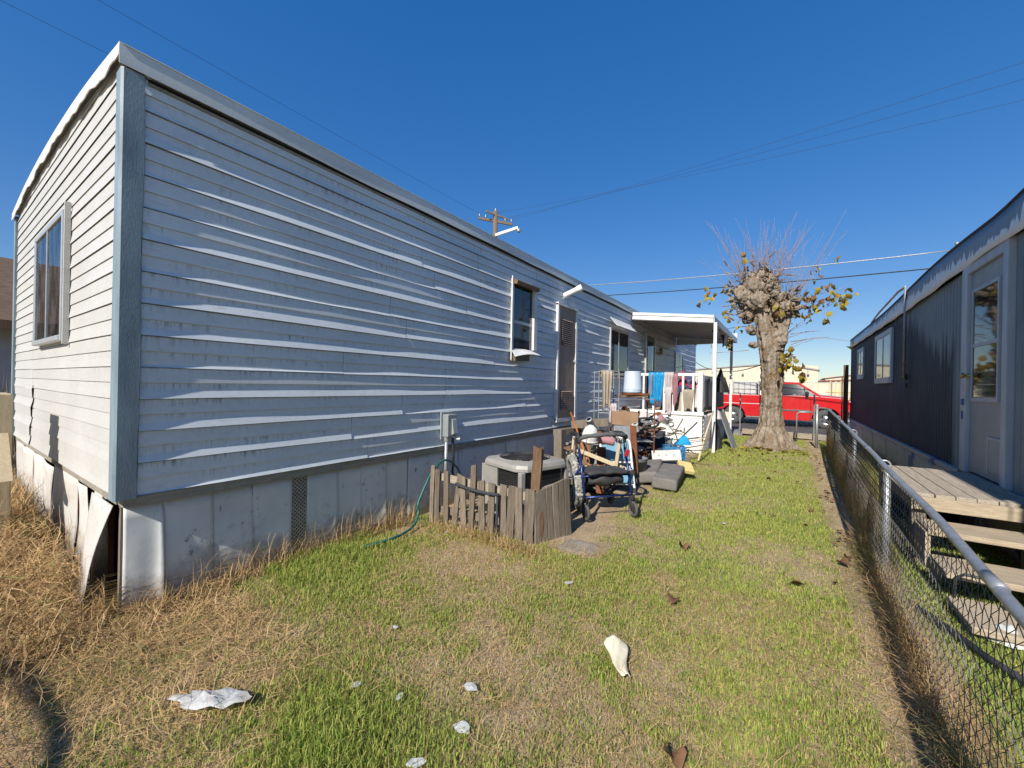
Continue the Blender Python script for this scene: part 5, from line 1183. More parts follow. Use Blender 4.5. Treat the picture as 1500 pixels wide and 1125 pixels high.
clusters=[((.55,3.75),.2,16),((.85,3.55),.18,14),((.42,3.35),.2,17),((1.05,3.65),.12,9),((.80,3.95),.12,5),((.5,4.2),.12,6),((-1.75,3.95),.16,8),((-1.95,3.75),.12,5),((-1.45,4.05),.1,4),((-1.35,3.35),.12,7),((-.06,2.12),.13,13),((-.02,2.3),.10,10),((-.10,1.95),.08,7),((1.15,2.45),.06,2),((.3,3.15),.12,6),((-.95,4.6),.12,3),((.9,4.55),.08,3),((.75,3.15),.1,4),((.12,1.95),.08,8),((.25,1.78),.06,7),((-.2,3.35),.15,6),((-1.05,3.0),.1,4)]
for (x,z),s_,n in clusters:
    for k in range(n):
        put_leaf((x+rg.gauss(0,s_*.62),TY-.36+rg.uniform(-.25,.15) if abs(x)<.4 else TY+rg.uniform(-.3,.2),z+rg.gauss(0,s_*.7)),TR,LM[rg.choice((0,0,1,2,3))],rg.uniform(.6,1.15))
for k in range(70):
    x,z=rg.choice(((-.95,4.05),(-1.0,3.6),(-.75,4.25),(-.05,3.6),(-.6,4.3)))
    put_leaf((x+rg.gauss(0,.13),TY-.30+rg.uniform(-.15,.2),z+rg.gauss(0,.12)),TR,LM[3],rg.uniform(.3,.6))
# ------------------------------------------------------------------ red pickup
def truck():
    t0=thing('pickup_truck',(0,19.55,0),'bright red single-cab pickup truck parked on the street behind the tree','pickup truck')
    m,tt,p=newmat('red_car_paint'); p.inputs['Base Color'].default_value=(.52,.012,.014,1); p.inputs['Roughness'].default_value=.3; p.inputs['Coat Weight'].default_value=.8; p.inputs['Coat Roughness'].default_value=.08
    gl=bpy.data.materials.new('car_glass'); gl.use_nodes=True; p=gl.node_tree.nodes['Principled BSDF']; p.inputs['Base Color'].default_value=(.012,.014,.016,1); p.inputs['Roughness'].default_value=.04
    chrome=pm('chrome',(.6,.6,.6),None,6,.2,.9,.0); G=-.04
    y0,y1=19.55,21.45
    def arch(cx,r,n=10): return [(cx-r*math.cos(PI*k/n),.36+G+r*math.sin(PI*k/n)) for k in range(n+1)]
    rwx,fwx=-1.94,1.20; r=.45
    # bed side
    lo=.36+G
    def side(poly,ya,yb,name,inset=0):
        n=len(poly); mb=MB(); mb.prism([(x,ya,z) for x,z in poly],(0,yb-ya,0)); return build(mb,name,m,t0,bevel=.018)
    bed=[(-3.42,lo+.05)]+arch(rwx,r)+[(-.98,lo),(-.98,1.20),(-3.45,1.20)]
    side(bed,y0,y0+.07,'bed_side'); side(bed,y1-.07,y1,'bed_side')
    build(MB().bb((-3.42,y0+.07,.62),(-.98,y1-.07,.68)),'bed_floor',M['rubberblack'],t0)
    build(MB().bb((-1.04,y0+.07,.6),(-.985,y1-.07,1.20)),'bed_front',m,t0)
    tg=build(MB().bb((-3.47,y0+.02,.60),(-3.42,y1-.02,1.19)),'tailgate',m,t0,bevel=.012); build(MB().bb((-3.49,20.3,1.02),(-3.475,20.7,1.09)),'handle',M['rubberblack'],tg)
    build(MB().bb((-3.60,y0+.05,.42),(-3.47,y1-.05,.58)),'rear_bumper',chrome,t0,bevel=.02)
    # cab lower body with the front wing
    low=[(-.95,lo-.08)]+[(.70,lo-.08)]+arch(fwx,r)+[(1.78,lo+.08),(1.90,.60),(1.92,1.02),(1.72,1.135),(.92,1.21),(-.95,1.21)]
    side(low,y0,y0+.10,'wing'); side(low,y1-.10,y1,'wing')
    build(MB().bb((-.95,y0+.1,.40),(.72,y1-.1,1.2)),'cab_floor',M['rubberblack'],t0)
    def hood(u,v):
        x=.92+.98*u; y=y0+.01+(y1-y0-.02)*v; return (x,y,1.215-.09*u**1.4-.12*max(0,u-.85)/.15+.05*math.sin(PI*v)**.6)
    build(MB().grid(14,12,hood),'hood',m,t0,smooth=True,solid=.01)
    build(MB().bb((1.86,y0+.18,.68),(1.945,y1-.18,1.06)),'grille',M['rubberblack'],t0,bevel=.02)
    for ya in (y0+.03,y1-.33): build(MB().bb((1.80,ya,.80),(1.952,ya+.30,1.05)),'headlight',glass_mat('lamp_glass',rough=.1) if False else chrome,t0,bevel=.03)
    build(MB().bb((1.80,y0+.0,.42),(2.06,y1,.66)),'front_bumper',M['rubberblack'],t0,bevel=.04)
    build(MB().bb((1.0,y0+.12,.35),(1.85,y1-.12,.95)),'engine_bay',M['dark'],t0)
    # greenhouse
    ti=.16
    def gh(x,z,side_): 
        f=(z-1.21)/.5; return (x,(y0+.02+ti*f) if side_==0 else (y1-.02-ti*f),z)
    A0=[(-.90,1.21),(-.80,1.70),(.28,1.72),(1.02,1.21)]
    roof=MB()
    def rf(u,v):
        x=-.84+1.18*u; return (x,y0+.02+ti+(y1-y0-.04-2*ti)*v,1.70+.035*math.sin(PI*v)**.5+.02*math.sin(PI*u)-.02*max(0,u-.9)*10)
    build(MB().grid(10,8,rf),'roof',m,t0,smooth=True,solid=.02)
    for s_ in (0,1):
        def bar(a,b,w_): return MB().beam(gh(*a,s_),gh(*b,s_),w_,.05,up=(0,1,0))
        build(bar((1.02,1.20),(.30,1.71),.07),'front_pillar',m,t0); build(bar((-.90,1.20),(-.82,1.71),.16),'rear_pillar',m,t0)
        build(bar((-.85,1.69),(.33,1.70),.06),'roof_rail',m,t0)
        build(MB().add([gh(-.80,1.22,s_),gh(.93,1.22,s_),gh(.30,1.66,s_),gh(-.74,1.66,s_)],[(0,1,2,3)]),'side_window',gl,t0)
        build(bar((.56,1.21),(.50,1.56),.03),'vent_bar',M['rubberblack'],t0)
        yy=y0-.10 if s_==0 else y1+.10
        mr=build(MB().box((.60,yy,1.30),(.10,.20,.17)),'mirror',M['rubberblack'],t0,bevel=.03)
        build(MB().bb((.70,y0-.001 if s_==0 else y1-.02,.30),(.712,y0+.02 if s_==0 else y1+.001,1.2)),'door_gap',M['dark'],t0)
        build(MB().bb((-.62,y0-.012 if s_==0 else y1,.98),(-.46,y0 if s_==0 else y1+.012,1.02)),'door_handle',M['rubberblack'],t0)
    build(MB().add([gh(1.0,1.225,0),gh(1.0,1.225,1),gh(.33,1.70,1),gh(.33,1.70,0)],[(0,1,2,3)]),'windshield',glass_mat('windshield_glass'),t0)
    build(MB().add([gh(-.89,1.22,0),gh(-.89,1.22,1),gh(-.81,1.69,1),gh(-.81,1.69,0)],[(0,1,2,3)]),'rear_window',gl,t0)
    build(MB().box((.62,20.5,1.27),(.35,1.2,.02),E3(0,10,0)),'dashboard',M['foamboard'],t0)
    for ya in (y0+.35,y1-.85): build(MB().box((-.45,ya+.25,1.15),(.18,.5,.6),E3(0,-12,0)),'seat',M['darkcloth'],t0,bevel=.05)
    # mouldings and stripe
    build(MB().bb((-3.40,y0-.014,.83),(-.98,y0,.85)).bb((-.95,y0-.014,.86),(-.9,y0,.87)),'stripe',M['white'],t0)
    build(MB().bb((-.93,y0-.02,.60),(.70,y0,.66)),'door_moulding',chrome,t0)
    build(MB().bb((1.60,y0-.02,.66),(1.90,y0,.70)),'wing_moulding',chrome,t0)
    for cx in (rwx,fwx):
        for yy,ax in ((y0+.02,-1),(y1-.02,1)):
            w=build(MB().lathe([(.20,.0),(.33,.01),(.365,-.03),(.372,-.10),(.372,-.18),(.33,-.22),(.2,-.22)],(cx,yy,.372+G),28,axis=(0,ax,0)),'wheel',M['tyre'],t0,smooth=True)
            mb=MB().lathe([(.215,-.02),(.205,.0),(.19,-.02),(.12,-.025),(.06,.01),(.0,.012)],(cx,yy,.372+G),24,axis=(0,ax,0)); 
            h=build(mb,'rim',chrome,w,smooth=True)
            mb=MB()
            for k in range(5):
                a=2*PI*k/5; mb.lathe([(.035,0),(.03,.004),(0,.004)],(cx+.145*math.cos(a),yy+ax*-.012 if False else yy+ax*(-.018),.372+G+.145*math.sin(a)),10,axis=(0,ax,0))
            build(mb,'rim_hole',M['dark'],h)
        build(MB().bb((cx-.44,y0+.30,.38),(cx+.44,y1-.30,.80)),'wheel_well',M['dark'],t0)
    build(MB().bb((-3.4,y0+.4,.30),(1.8,y1-.4,.42)),'chassis',M['rubberblack'],t0)
    return t0
tk_=truck(); tk_.scale=(1.1,)*3; tk_.location=(0,19.55*1.1,-.135)
TK=thing('liquid_tote',(-1.5,20.3,.70),'white caged plastic tote standing in the bed of the red truck','tote')
build(MB().bb((-1.95,19.75,.72),(-1.10,20.85,1.72)),'tank',M['foamboard'],TK,bevel=.06)
for x in (-1.96,-1.75,-1.54,-1.33,-1.12): build(MB().tube([(x,19.72,.70),(x,19.72,1.74)],.012,6),'cage_bar',M['galv'],TK)
for z in (.95,1.2,1.45,1.72): build(MB().tube([(-1.98,19.715,z),(-1.08,19.715,z)],.010,6),'cage_bar',M['galv'],TK)
TK2=build(MB().bb((-1.04+.0,19.72,.70),(-1.0,20.9,1.78)).bb((-1.06,19.7,1.72),(-.80,19.74,1.76)),'headache_rack',M['galv'],None); tag(TK2,'grey metal rack between the tote and the truck cab','rack')
o=build(MB().bb((-3.1,19.75,.70),(-2.15,20.9,1.30)),'tool_box',M['elecbox'],None,bevel=.03); tag(o,'grey tool box at the back of the truck bed','tool box')
build(MB().bb((-3.12,19.74,1.27),(-2.13,20.92,1.31)),'lid',M['galv'],o)
for o_ in (TK2,bpy.data.objects['tool_box']): o_.scale=(1.1,)*3; o_.location=(0,0,-.135)
TK.location=(-1.65,22.33,.635); TK.scale=(1.1,)*3
# ------------------------------------------------------------------ across the street
def warehouse(name,x0,x1,y,eave,peak,xp_,label,wall,roofm,dep=22):
    b=thing(name,((x0+x1)/2,y,0),label,'warehouse')
    n=int((x1-x0)/1.0)
    for k in range(n):
        a=x0+(x1-x0)*k/n;c_=x0+(x1-x0)*(k+1)/n
        top=lambda x: eave+(peak-eave)*(1-abs(x-xp_)/(max(xp_-x0,x1-xp_)))
        build(MB().prism([(a+.006,y,-.05),(c_-.006,y,-.05),(c_-.006,y,top(c_)),(a+.006,y,top(a))],(0,.12,0)),'wall_sheet',wall,b)
    build(MB().bb((x0,y+.10,0),(x1,y+dep,eave-.1)),'wall_core',wall,b)
    mb=MB()
    for s_,xe in ((-1,x0-.2),(1,x1+.2)):
        mb.add([(xp_,y-.15,peak+.12),(xe,y-.15,eave+.08),(xe,y+dep,eave+.08),(xp_,y+dep,peak+.12),(xp_,y-.15,peak-.02),(xe,y-.15,eave-.06),(xe,y+dep,eave-.06),(xp_,y+dep,peak-.02)],[(0,1,2,3),(4,5,6,7),(0,1,5,4),(1,2,6,5),(2,3,7,6)])
    build(mb,'roof',roofm,b); return b
cream=pm('cream_metal_wall',(.58,.53,.40),(.50,.46,.35),1.2,.6,bump=.1,vary=.03); M['cream']=cream
greyroof=pm('grey_metal_roof',(.28,.28,.28),(.22,.22,.22),2,.5); redroof=pm('red_metal_roof',(.20,.06,.05),(.14,.05,.045),2,.6)
b=warehouse('warehouse',-12.5,2.85,60,3.80,4.62,-1.3,'long cream metal warehouse with a low gable across the street',cream,greyroof)
for x in (-4.9,1.9):
    l=build(MB().bb((x-.12,59.6,3.3),(x+.12,59.99,3.42)).bb((x-.02,59.7,3.42),(x+.02,59.99,3.9)),'wall_lamp',M['galv'],b)
b=warehouse('shed',2.95,14,62,2.55,2.75,8,'lower cream shed right of the big warehouse',cream,redroof,14)
b=warehouse('barn',5.0,16,85,3.4,4.0,9,'distant building with a dark red roof behind the lower shed',cream,redroof,10)
b=warehouse('warehouse',-70,-20,75,4.5,5.5,-45,'far wide cream warehouse hidden behind the trailer',cream,greyroof)
b=warehouse('warehouse',22,75,70,4.5,5.5,48,'far cream warehouse hidden behind the dark trailer',cream,greyroof)
o=build(MB().lathe([(0,0),(.42,.0),(.44,.05),(.42,.1),(.42,.55),(.44,.6),(.42,.65),(.42,1.15),(.44,1.2),(.3,1.22),(0,1.22)],(4.15,33,.15),24),'blue_drum',M['bluebarrel'],None,smooth=True); tag(o,'blue drum across the street above the truck hood','drum')
o=build(MB().bb((3.7,33.0,-.02),(4.7,33.9,.15)),'pallet',M['wood_x'],None); tag(o,'pallet under the blue drum','pallet')
# yellow machine frame behind the hood
YM=thing('implement_frame',(2.6,32,0),'yellow pipe farm implement frame across the street behind the windshield','farm implement')
for x in (2.1,2.35,2.6,2.85,3.1): build(MB().tube([(x,32,.3),(x+.05,32,2.05)],.03,6),'tine',M['yellow'],YM)
for z in (.9,1.35): build(MB().tube([(1.95,32,z),(3.3,32,z)],.05,8),'crossbar',M['yellow'],YM)
for x in (2.1,3.1): build(MB().beam((x,32,-.05),(x,32,1.0),.08,.08),'leg',M['rust'],YM)
o=build(MB().tube([(3.75,31,-.05),(3.75,31,2.3)],.04,8).beam((3.4,31,1.9),(4.2,31,1.9),.05,.05).beam((3.5,31,2.2),(4.0,31,2.2),.04,.04),'pipe_rack',M['galv'],None); tag(o,'grey pipe stand with two crossarms left of the blue drum','pipe stand')
# far fence line and street lamp-like pole
FF=thing('far_fence',(0,29,0),'far chain fence with thin posts across the street','fence')
for k in range(26): build(MB().tube([(-14+k*1.6,29,-.05),(-14+k*1.6,29,1.9)],.03,6),'fence_post',M['galv'],FF)
build(MB().tube([(-14,29,1.88),(26,29,1.88)],.02,6),'top_rail',M['galv'],FF)
o=build(MB().bb((-2.9,30,-.05),(1.6,31.2,1.15)),'hedge_wall',M['concrete'],None); tag(o,'low concrete wall across the street behind the truck','wall')
# far bushes seen between trailer end and porch post
def tree(name,c,r,h,label,seed,leaf,n=700,cat='tree'):
    rr=random.Random(seed); b=thing(name,(c[0],c[1],0),label,cat)
    build(MB().tube([(c[0],c[1],-.1),(c[0]+.1,c[1],h*.4),(c[0],c[1],h*.7)],[.16*r,.11*r,.05*r],8),'trunk',M['twig'],b,smooth=True)
    mb=MB(); cl=[(rr.gauss(0,.42)*r,rr.gauss(0,.42)*r,h*.62+rr.gauss(0,.2)*h,rr.uniform(.3,.55)*r) for _ in range(9)]
    for k in range(n):
        x,y,z,q=rr.choice(cl); d=V((rr.gauss(0,1),rr.gauss(0,1),rr.gauss(0,1))).normalized()*q*rr.uniform(.6,1.05); p_=V((c[0]+x,c[1]+y,max(.2,z)))+d
        u_=V((rr.gauss(0,1),rr.gauss(0,1),rr.gauss(0,1))).normalized(); w_=u_.orthogonal().normalized(); s_=rr.uniform(.10,.2)*r*.5
        mb.add([p_-u_*s_,p_+w_*s_*.6,p_+u_*s_,p_-w_*s_*.6],[(0,1,2,3)])
    build(mb,'crown',leaf,b,nofix=True)
M['farleaf']=pm('dark_foliage',(.035,.06,.02),(.06,.085,.03),3,.8,bump=0,trans=.2)
M['oliveleaf']=pm('olive_foliage',(.09,.10,.04),(.13,.12,.06),3,.8,bump=0,trans=.2)
tree('far_tree',(-12.6,46),2.2,4.6,'dark distant tree between the trailer end and the porch post',1,M['farleaf'])
tree('far_tree',(-10.6,48),1.9,3.8,'smaller dark distant tree right of the first, beyond the porch',2,M['farleaf'])
tree('far_tree',(-30,60),3.5,6,'distant dark tree hidden behind the white trailer',3,M['farleaf'])
# ------------------------------------------------------------------ power pole and wires
PO=thing('power_pole',(-13.7,18.2,0),'wooden power pole with crossarms rising behind the trailer roof','power pole')
build(MB().tube([(-13.7,18.2,-.2),(-13.7,18.2,6),(-13.7,18.2,11.1)],[.17,.15,.125],12),'pole',M['twig'],PO,smooth=True)
build(MB().beam((-14.55,17.75,10.75),(-12.85,18.65,10.35),.11,.13),'crossarm',M['twig'],PO)
build(MB().beam((-13.60,18.1,9.72),(-12.40,18.55,10.05),.12,.14),'lamp_arm',M['white'],PO)
build(MB().beam((-13.9,17.6,10.95),(-13.3,18.9,10.8),.08,.09),'crossarm',M['grey_wood'],PO)
for x,y,z in ((-14.5,17.78,10.85),(-14.2,17.95,10.78),(-13.2,18.45,10.55),(-12.9,18.62,10.48),(-13.7,18.2,11.12)):
    build(MB().lathe([(.03,0),(.05,.04),(.03,.07),(.05,.10),(.02,.16),(0,.17)],(x,y,z),10),'insulator',M['galv'],PO,smooth=True)
build(MB().lathe([(.0,0),(.09,.01),(.11,.16),(.05,.2)],(-12.38,18.56,9.98),12,axis=(.2,0,-1)),'lamp_head',M['galv'],PO,smooth=True)
def wire(p,q,sag,r,label,m_='rubberblack',n=24):
    p=V(p);q=V(q); o=build(MB().tube([p.lerp(q,i/n)-V((0,0,sag*4*(i/n)*(1-i/n))) for i in range(n+1)],r,6),'overhead_wire',M[m_],None,smooth=True); return tag(o,label,'wire','overhead wires')
wire((-14.45,-6,11.0),(-14.5,17.8,11.0),.12,.0045,'thin wire crossing the upper left sky towards the power pole')
wire((-16.6,-6,11.0),(-16.6,17.0,11.0),.12,.0045,'leftmost thin wire in the sky, passing over the trailer corner')
wire((-12.9,18.6,10.6),(12,17.0,11.1),.25,.004,'uppermost thin wire in the sky right of the power pole')
wire((-13.2,18.4,10.65),(12.5,18.2,11.0),.25,.004,'middle thin wire in the sky right of the power pole')
wire((-13.7,18.2,11.0),(13,20.2,11.0),.3,.004,'lowest thin wire in the sky right of the power pole')
wire((-13.7,17.9,6.7),(3.75,16.0,5.36),.22,.017,'thick pale cable passing behind the tree to the dark trailer roof','galv')
wire((-13.7,17.9,6.1),(3.66,16.0,4.92),.18,.018,'thick black cable just below the pale one behind the tree')
o=build(MB().tube([(3.75,16,2.9),(3.75,16,5.5),(3.72,15.95,5.55)],.04,10),'service_mast',M['galv'],None,smooth=True); tag(o,'steel service mast on the dark trailer roof where the cables end','mast')
wire((-3.32,18.9,2.55),(-.36,12.4,2.2),.35,.012,'slack dark wire from the trailer end to the tree')
# ------------------------------------------------------------------ far left: neighbour, stair rail
NH=thing('neighbour_house',(-15,5.2,0),'neighbouring house with a brown shingle roof left of the trailer','house')
nx0,nx1,ny0,ny1=-21,-14.2,-3,6.5
build(MB().bb((nx0,ny0,-.1),(nx1,ny1,2.75)),'wall',pm('neighbour_wall',(.34,.36,.40),(.28,.3,.33),2,.7,bump=.2,vary=0),NH)
shm=pm('brown_shingle',(.17,.11,.07),(.11,.07,.045),6,.9,bump=.4,bscale=60,vary=.25)
mb=MB().add([(nx1+.6,ny0-.5,2.55),(nx1+.6,ny1+.5,2.55),(-17.5,ny1+.5,4.55),(-17.5,ny0-.5,4.55),(nx0-.6,ny0-.5,2.55),(nx0-.6,ny1+.5,2.55)],[(0,1,2,3),(3,2,5,4)])
build(mb,'roof',shm,NH,solid=.10)
sh=MB().box((0,0,0),(.34,.30,.012)).mesh('shingle'); sh.materials.append(shm)
cnt=0
for r in range(14):
    f=r/14; x=nx1+.55-(nx1+.55+17.5)*f; z=2.66+1.95*f
    yy=2.2+(.15 if r%2 else 0)
    while yy<6.9 and cnt<300:
        o=bpy.data.objects.new('shingle',sh); COL.objects.link(o); o.parent=NH; o.matrix_parent_inverse=Matrix.Translation(-NH.location); o.location=(x,yy,z+.012); o.rotation_euler=(0,math.atan2(1.95,3.85)-.03,random.uniform(-.01,.01)); yy+=.31; cnt+=1
build(MB().bb((nx1+.58,ny0-.5,2.42),(nx1+.64,ny1+.5,2.60)),'fascia',M['brown_wood'],NH)
ST=thing('stair_rail',(-5.05,.45,0),'pale yellow timber post with a brace at the left edge before the trailer end','stair rail')
build(MB().bb((-5.50,.37,-.05),(-5.11,.45,1.30)),'post',M['pale_wood'],ST,bevel=.01)
build(MB().add([(-5.12,.36,1.0),(-4.78,.36,.66),(-5.12,.36,.66),(-5.12,.43,1.0),(-4.78,.43,.66),(-5.12,.43,.66)],[(0,1,2),(3,4,5),(0,1,4,3),(1,2,5,4),(0,2,5,3)]),'brace',M['pale_wood'],ST)
# dry reeds by the neighbour
mb=MB()
for k in range(2600):
    x=-9.6+random.gauss(0,.55);y=1.9+random.gauss(0,.9); h=random.uniform(.9,1.75); a=random.uniform(0,PI); w_=.008
    d=V((random.gauss(0,.12),random.gauss(0,.12),1)); b0=V((x,y,0)); u_=V((math.cos(a),math.sin(a),0))*w_
    mb.add([b0-u_,b0+u_,b0+d*h],[(0,1,2)])
o=build(mb,'dry_reeds',pm('dry_reed',(.22,.18,.13),(.12,.1,.075),4,.9,bump=0,trans=.2),None,nofix=True); o['kind']='stuff'; o['label']='clump of dead reeds beyond the left end of the trailer'
# unseen bent post behind the camera, shaped to cast a strip of shadow
CL=thing('shadow_caster_post',(-2.05,-1.95,0),'unseen bent steel post added to cast a curved shadow strip','shadow post')
build(MB().tube(smooth_path([(-1.95,-2.0,-.1),(-1.95,-2.0,1.2),(-1.99,-1.97,1.62),(-2.15,-1.95,1.705),(-2.4,-1.935,1.715),(-2.9,-1.955,1.71),(-3.3,-1.99,1.70),(-4.2,-2.04,1.70)],6),.024,10),'post',M['rust'],CL,smooth=True)
# ------------------------------------------------------------------ litter and fallen leaves
def litter(name,x,y,rx,ry,h,mat,label,cat,seed,group=None,rot=0):
    def fn(u,v):
        a=2*PI*u; r=v*(.7+.5*float(vnoise(math.cos(a)*2+seed,math.sin(a)*2+seed*3,seed))); px=rx*r*math.cos(a);py=ry*r*math.sin(a)
        cr,sr=math.cos(rot),math.sin(rot)
        return (x+px*cr-py*sr,y+px*sr+py*cr,float(zg(x,y))+.022+h*(float(fbm(px*22+seed,py*22,3,seed))*(1-.5*v)))
    return tag(build(MB().grid(22,9,fn),name,M[mat],None,smooth=True),label,cat,group)
litter('plastic_sheet',-2.08,.77,.19,.055,.10,'paper','torn white plastic sheet on the grass, the largest scrap near the left','plastic scrap',3,rot=.62)
def pbag(u,v):
    t=u; wd=(.010+.052*min(1,t*5+.35)*(1-.78*max(0,t-.2)/.8))*(1+.03*math.sin(t*9)); a=(v-.5)*2
    x0,y0_=-.81,2.245; dx,dy=.167,-.232; n_=V((dx,dy,0)).normalized(); q=V((-n_.y,n_.x,0))
    c=V((x0+dx*t,y0_+dy*t,0))+q*(wd*a+.012*math.sin(t*6)); hh=.046+.018*(1-a*a)*(1-.5*t)+.005*math.sin(a*4+t*7)-.012*t
    return (c.x,c.y,float(zg(c.x,c.y))+hh)
tag(build(MB().grid(26,12,pbag),'paper_bag',M['bag'],None,smooth=True,solid=.003),'flattened cream paper bag lying in the middle of the lawn','paper bag')
for k,(x,y,s_,lab) in enumerate(((-1.223,1.505,.035,'small white scrap by the lower middle of the lawn'),(-1.313,2.712,.03,'white scrap right below the tall corner picket'),(-1.458,1.275,.022,'tiny white scrap right of the left plastic sheet'),(-1.113,1.311,.038,'white paper scrap nearest the lower edge'),(-1.684,1.2,.026,'faint white scrap between the left plastic sheet and the middle'),(-2.744,2.95,.022,'white scrap in the tall grass left of the pickets'),(-1.9,1.62,.02,'tiny white scrap in the straw'),(-1.15,1.09,.03,'grey-green plastic scrap at the lower edge'),(-.55,4.9,.03,'white scrap in front of the foam pads'))):
    litter('plastic_scrap',x,y,s_*1.15,s_*.75,.016,'paper',lab,'plastic scrap',k+11,'white scraps scattered on the lawn',rot=k)
wf=[leaf_mesh('fallen_leaf',.10,(.9,1.3,.6)[s_],s_+20,.3) for s_ in range(3)]
for w_ in wf: w_.materials.append(M['leafb'])
def brown_label(x,y,k):
    n=['brown leaf in the dry patch right of the cream paper bag','brown leaf in the lawn below the foam pads','brown leaf in mid lawn near the bare fence strip','brown leaf on the bare strip by the landing','large brown leaf at the lower edge of the photo','brown leaf beside another in the lawn below the foam pads','brown leaf at the lawn edge near the bare strip']
    if k<7: return n[k]
    if x>.36: return 'small brown leaf on the bare strip beside the chain-link fence'
    if y>9.5: return 'small brown leaf in the grass in front of the tree foot'
    return 'small brown leaf in the open lawn'
fl=[(-.62,2.89),(-.77,3.93),(.065,3.70),(.398,4.37),(-.347,1.66),(-.72,3.98),(.31,3.9),(-.5,5.2),(-.2,5.6),(.25,6.1)]
rr=random.Random(9)
for k in range(60): fl.append((rr.gauss(-.4,.75),11.3-abs(rr.gauss(0,1.1))))
for k in range(22): fl.append((.47+rr.gauss(0,.05),rr.uniform(4.0,10)))
for k in range(8): fl.append((rr.uniform(-1.2,.3),rr.uniform(5,10)))
for k,(x,y) in enumerate(fl):
    o=bpy.data.objects.new('fallen_leaf',wf[k%3]); COL.objects.link(o); o.location=(x,y,float(zg(x,y))+.035); o.rotation_euler=(rr.uniform(-.35,.35),rr.uniform(-.35,.35),rr.uniform(0,6.3)); s_=rr.uniform(.35,.75) if k>4 else 1.0; o.scale=(s_,)*3
    tag(o,brown_label(x,y,k),'leaf','fallen brown leaves')
yl=leaf_mesh('fallen_leaf',.13,.4,40,.1); yl.materials.append(M['leafy'])
for k in range(22):
    o=bpy.data.objects.new('fallen_leaf',yl); COL.objects.link(o); o.location=(rr.gauss(-.25,.45),11.45+rr.uniform(-.25,.2),.045); o.rotation_euler=(rr.uniform(-.3,.3),rr.uniform(-.3,.3),rr.uniform(0,6.3)); tag(o,'yellow leaf fallen at the foot of the tree','leaf','fallen yellow leaves')
# ------------------------------------------------------------------ grass
def grass_mat(name,cols,trans=.35):
    m,t,p=newmat(name); a=N(t,'Attribute',attribute_name='tint'); r=N(t,'ValToRGB'); el=r.color_ramp.elements
    while len(el)<len(cols): el.new(.5)
    for e,(pos,c) in zip(el,cols): e.position=pos; e.color=(*c,1)
    t.links.new(a.outputs['Fac'],r.inputs[0]); t.links.new(r.outputs[0],p.inputs['Base Color']); p.inputs['Roughness'].default_value=.6; p.inputs['Specular IOR Level'].default_value=.25
    tr=N(t,'BsdfTranslucent'); t.links.new(r.outputs[0],tr.inputs[0]); mx=N(t,'MixShader'); mx.inputs[0].default_value=trans
    t.links.new(p.outputs[0],mx.inputs[1]); t.links.new(tr.outputs[0],mx.inputs[2]); t.links.new(mx.outputs[0],t.nodes['Material Output'].inputs[0]); return m
M['grass']=grass_mat('lawn_blades',((0,(.64,.50,.28)),(.30,(.54,.43,.20)),(.45,(.50,.49,.13)),(.7,(.31,.40,.075)),(1,(.14,.26,.045))),.42)
def blades(x,y,h,w,tint,lean,name,mat,label,z=None):
    n=len(x); R=np.random.RandomState(3); a=R.uniform(0,2*PI,n); ux=np.cos(a);uy=np.sin(a); b=R.uniform(0,2*PI,n); lx=np.cos(b)*lean*h; ly=np.sin(b)*lean*h
    z=zg(x,y) if z is None else z
    vs=np.zeros((n,5,3),np.float32)
    vs[:,0]=np.stack([x-ux*w,y-uy*w,z-.004],1); vs[:,1]=np.stack([x+ux*w,y+uy*w,z-.004],1)
    mx_=x+lx*.35; my=y+ly*.35; mz=z+h*.6*np.sqrt(np.maximum(.05,1-lean**2*.4))
    vs[:,2]=np.stack([mx_-ux*w*.75,my-uy*w*.75,mz],1); vs[:,3]=np.stack([mx_+ux*w*.75,my+uy*w*.75,mz],1)
    vs[:,4]=np.stack([x+lx,y+ly,z+h*np.maximum(.08,1-lean*.75)],1)
    I=np.arange(n)[:,None]*5; q=I+np.array([[0,1,3,2]]); t3=I+np.array([[2,3,4]])
    me=np_mesh(name,vs.reshape(-1,3),q,t3); at=me.attributes.new('tint','FLOAT','POINT'); at.data.foreach_set('value',np.repeat(tint.astype(np.float32),5))
    o=link(name,me,mat); o['kind']='stuff'; o['label']=label; return o
R=np.random.RandomState(5)
def scatter(x0,x1,y0,y1,dens):
    n=int((x1-x0)*(y1-y0)*dens); return R.uniform(x0,x1,n),R.uniform(y0,y1,n)
X=[];Yy=[]
for y0,y1,d in ((.25,1.2,21000),(1.2,2.2,18000),(2.2,3.5,12500),(3.5,5.5,8000),(5.5,8.5,4200),(8.5,14.3,2800)):
    x,y=scatter(-3.6,1.62,y0,y1,d); X.append(x);Yy.append(y)
x=np.concatenate(X);y=np.concatenate(Yy)
g=lawn_green(x,y)
keep=~((x<-3.33)&(y>.72))&~((x<-1.62)&(y>3.45)&(y<13.9))&~((x<-1.45)&(y>13.8))&~((x>-1.80)&(x<-1.30)&(y>3.22)&(y<3.64))&~((x<-1.9)&(y>3.2)&(x>-3.1)&(y<4.6))
clump=fbm(x*9,y*9,2,44); bare=R.rand(len(x))
keep&=(bare<np.clip(.36+1.1*np.clip(g,0,1)+.5*(clump-.5),.06,1))&~((x>.36)&(x<.58)&(bare>.25))
x,y,g,clump=x[keep],y[keep],g[keep],clump[keep]
isg=R.rand(len(x))<np.clip(.14+1.0*np.clip(g,0,1.1)+.7*(clump-.5),.04,.92)
tint=np.where(isg,np.clip(R.normal(.61,.15,len(x))+.12*(fbm(x*2,y*2,3,12)-.5),.42,1),np.clip(R.normal(.14,.13,len(x)),0,.40))
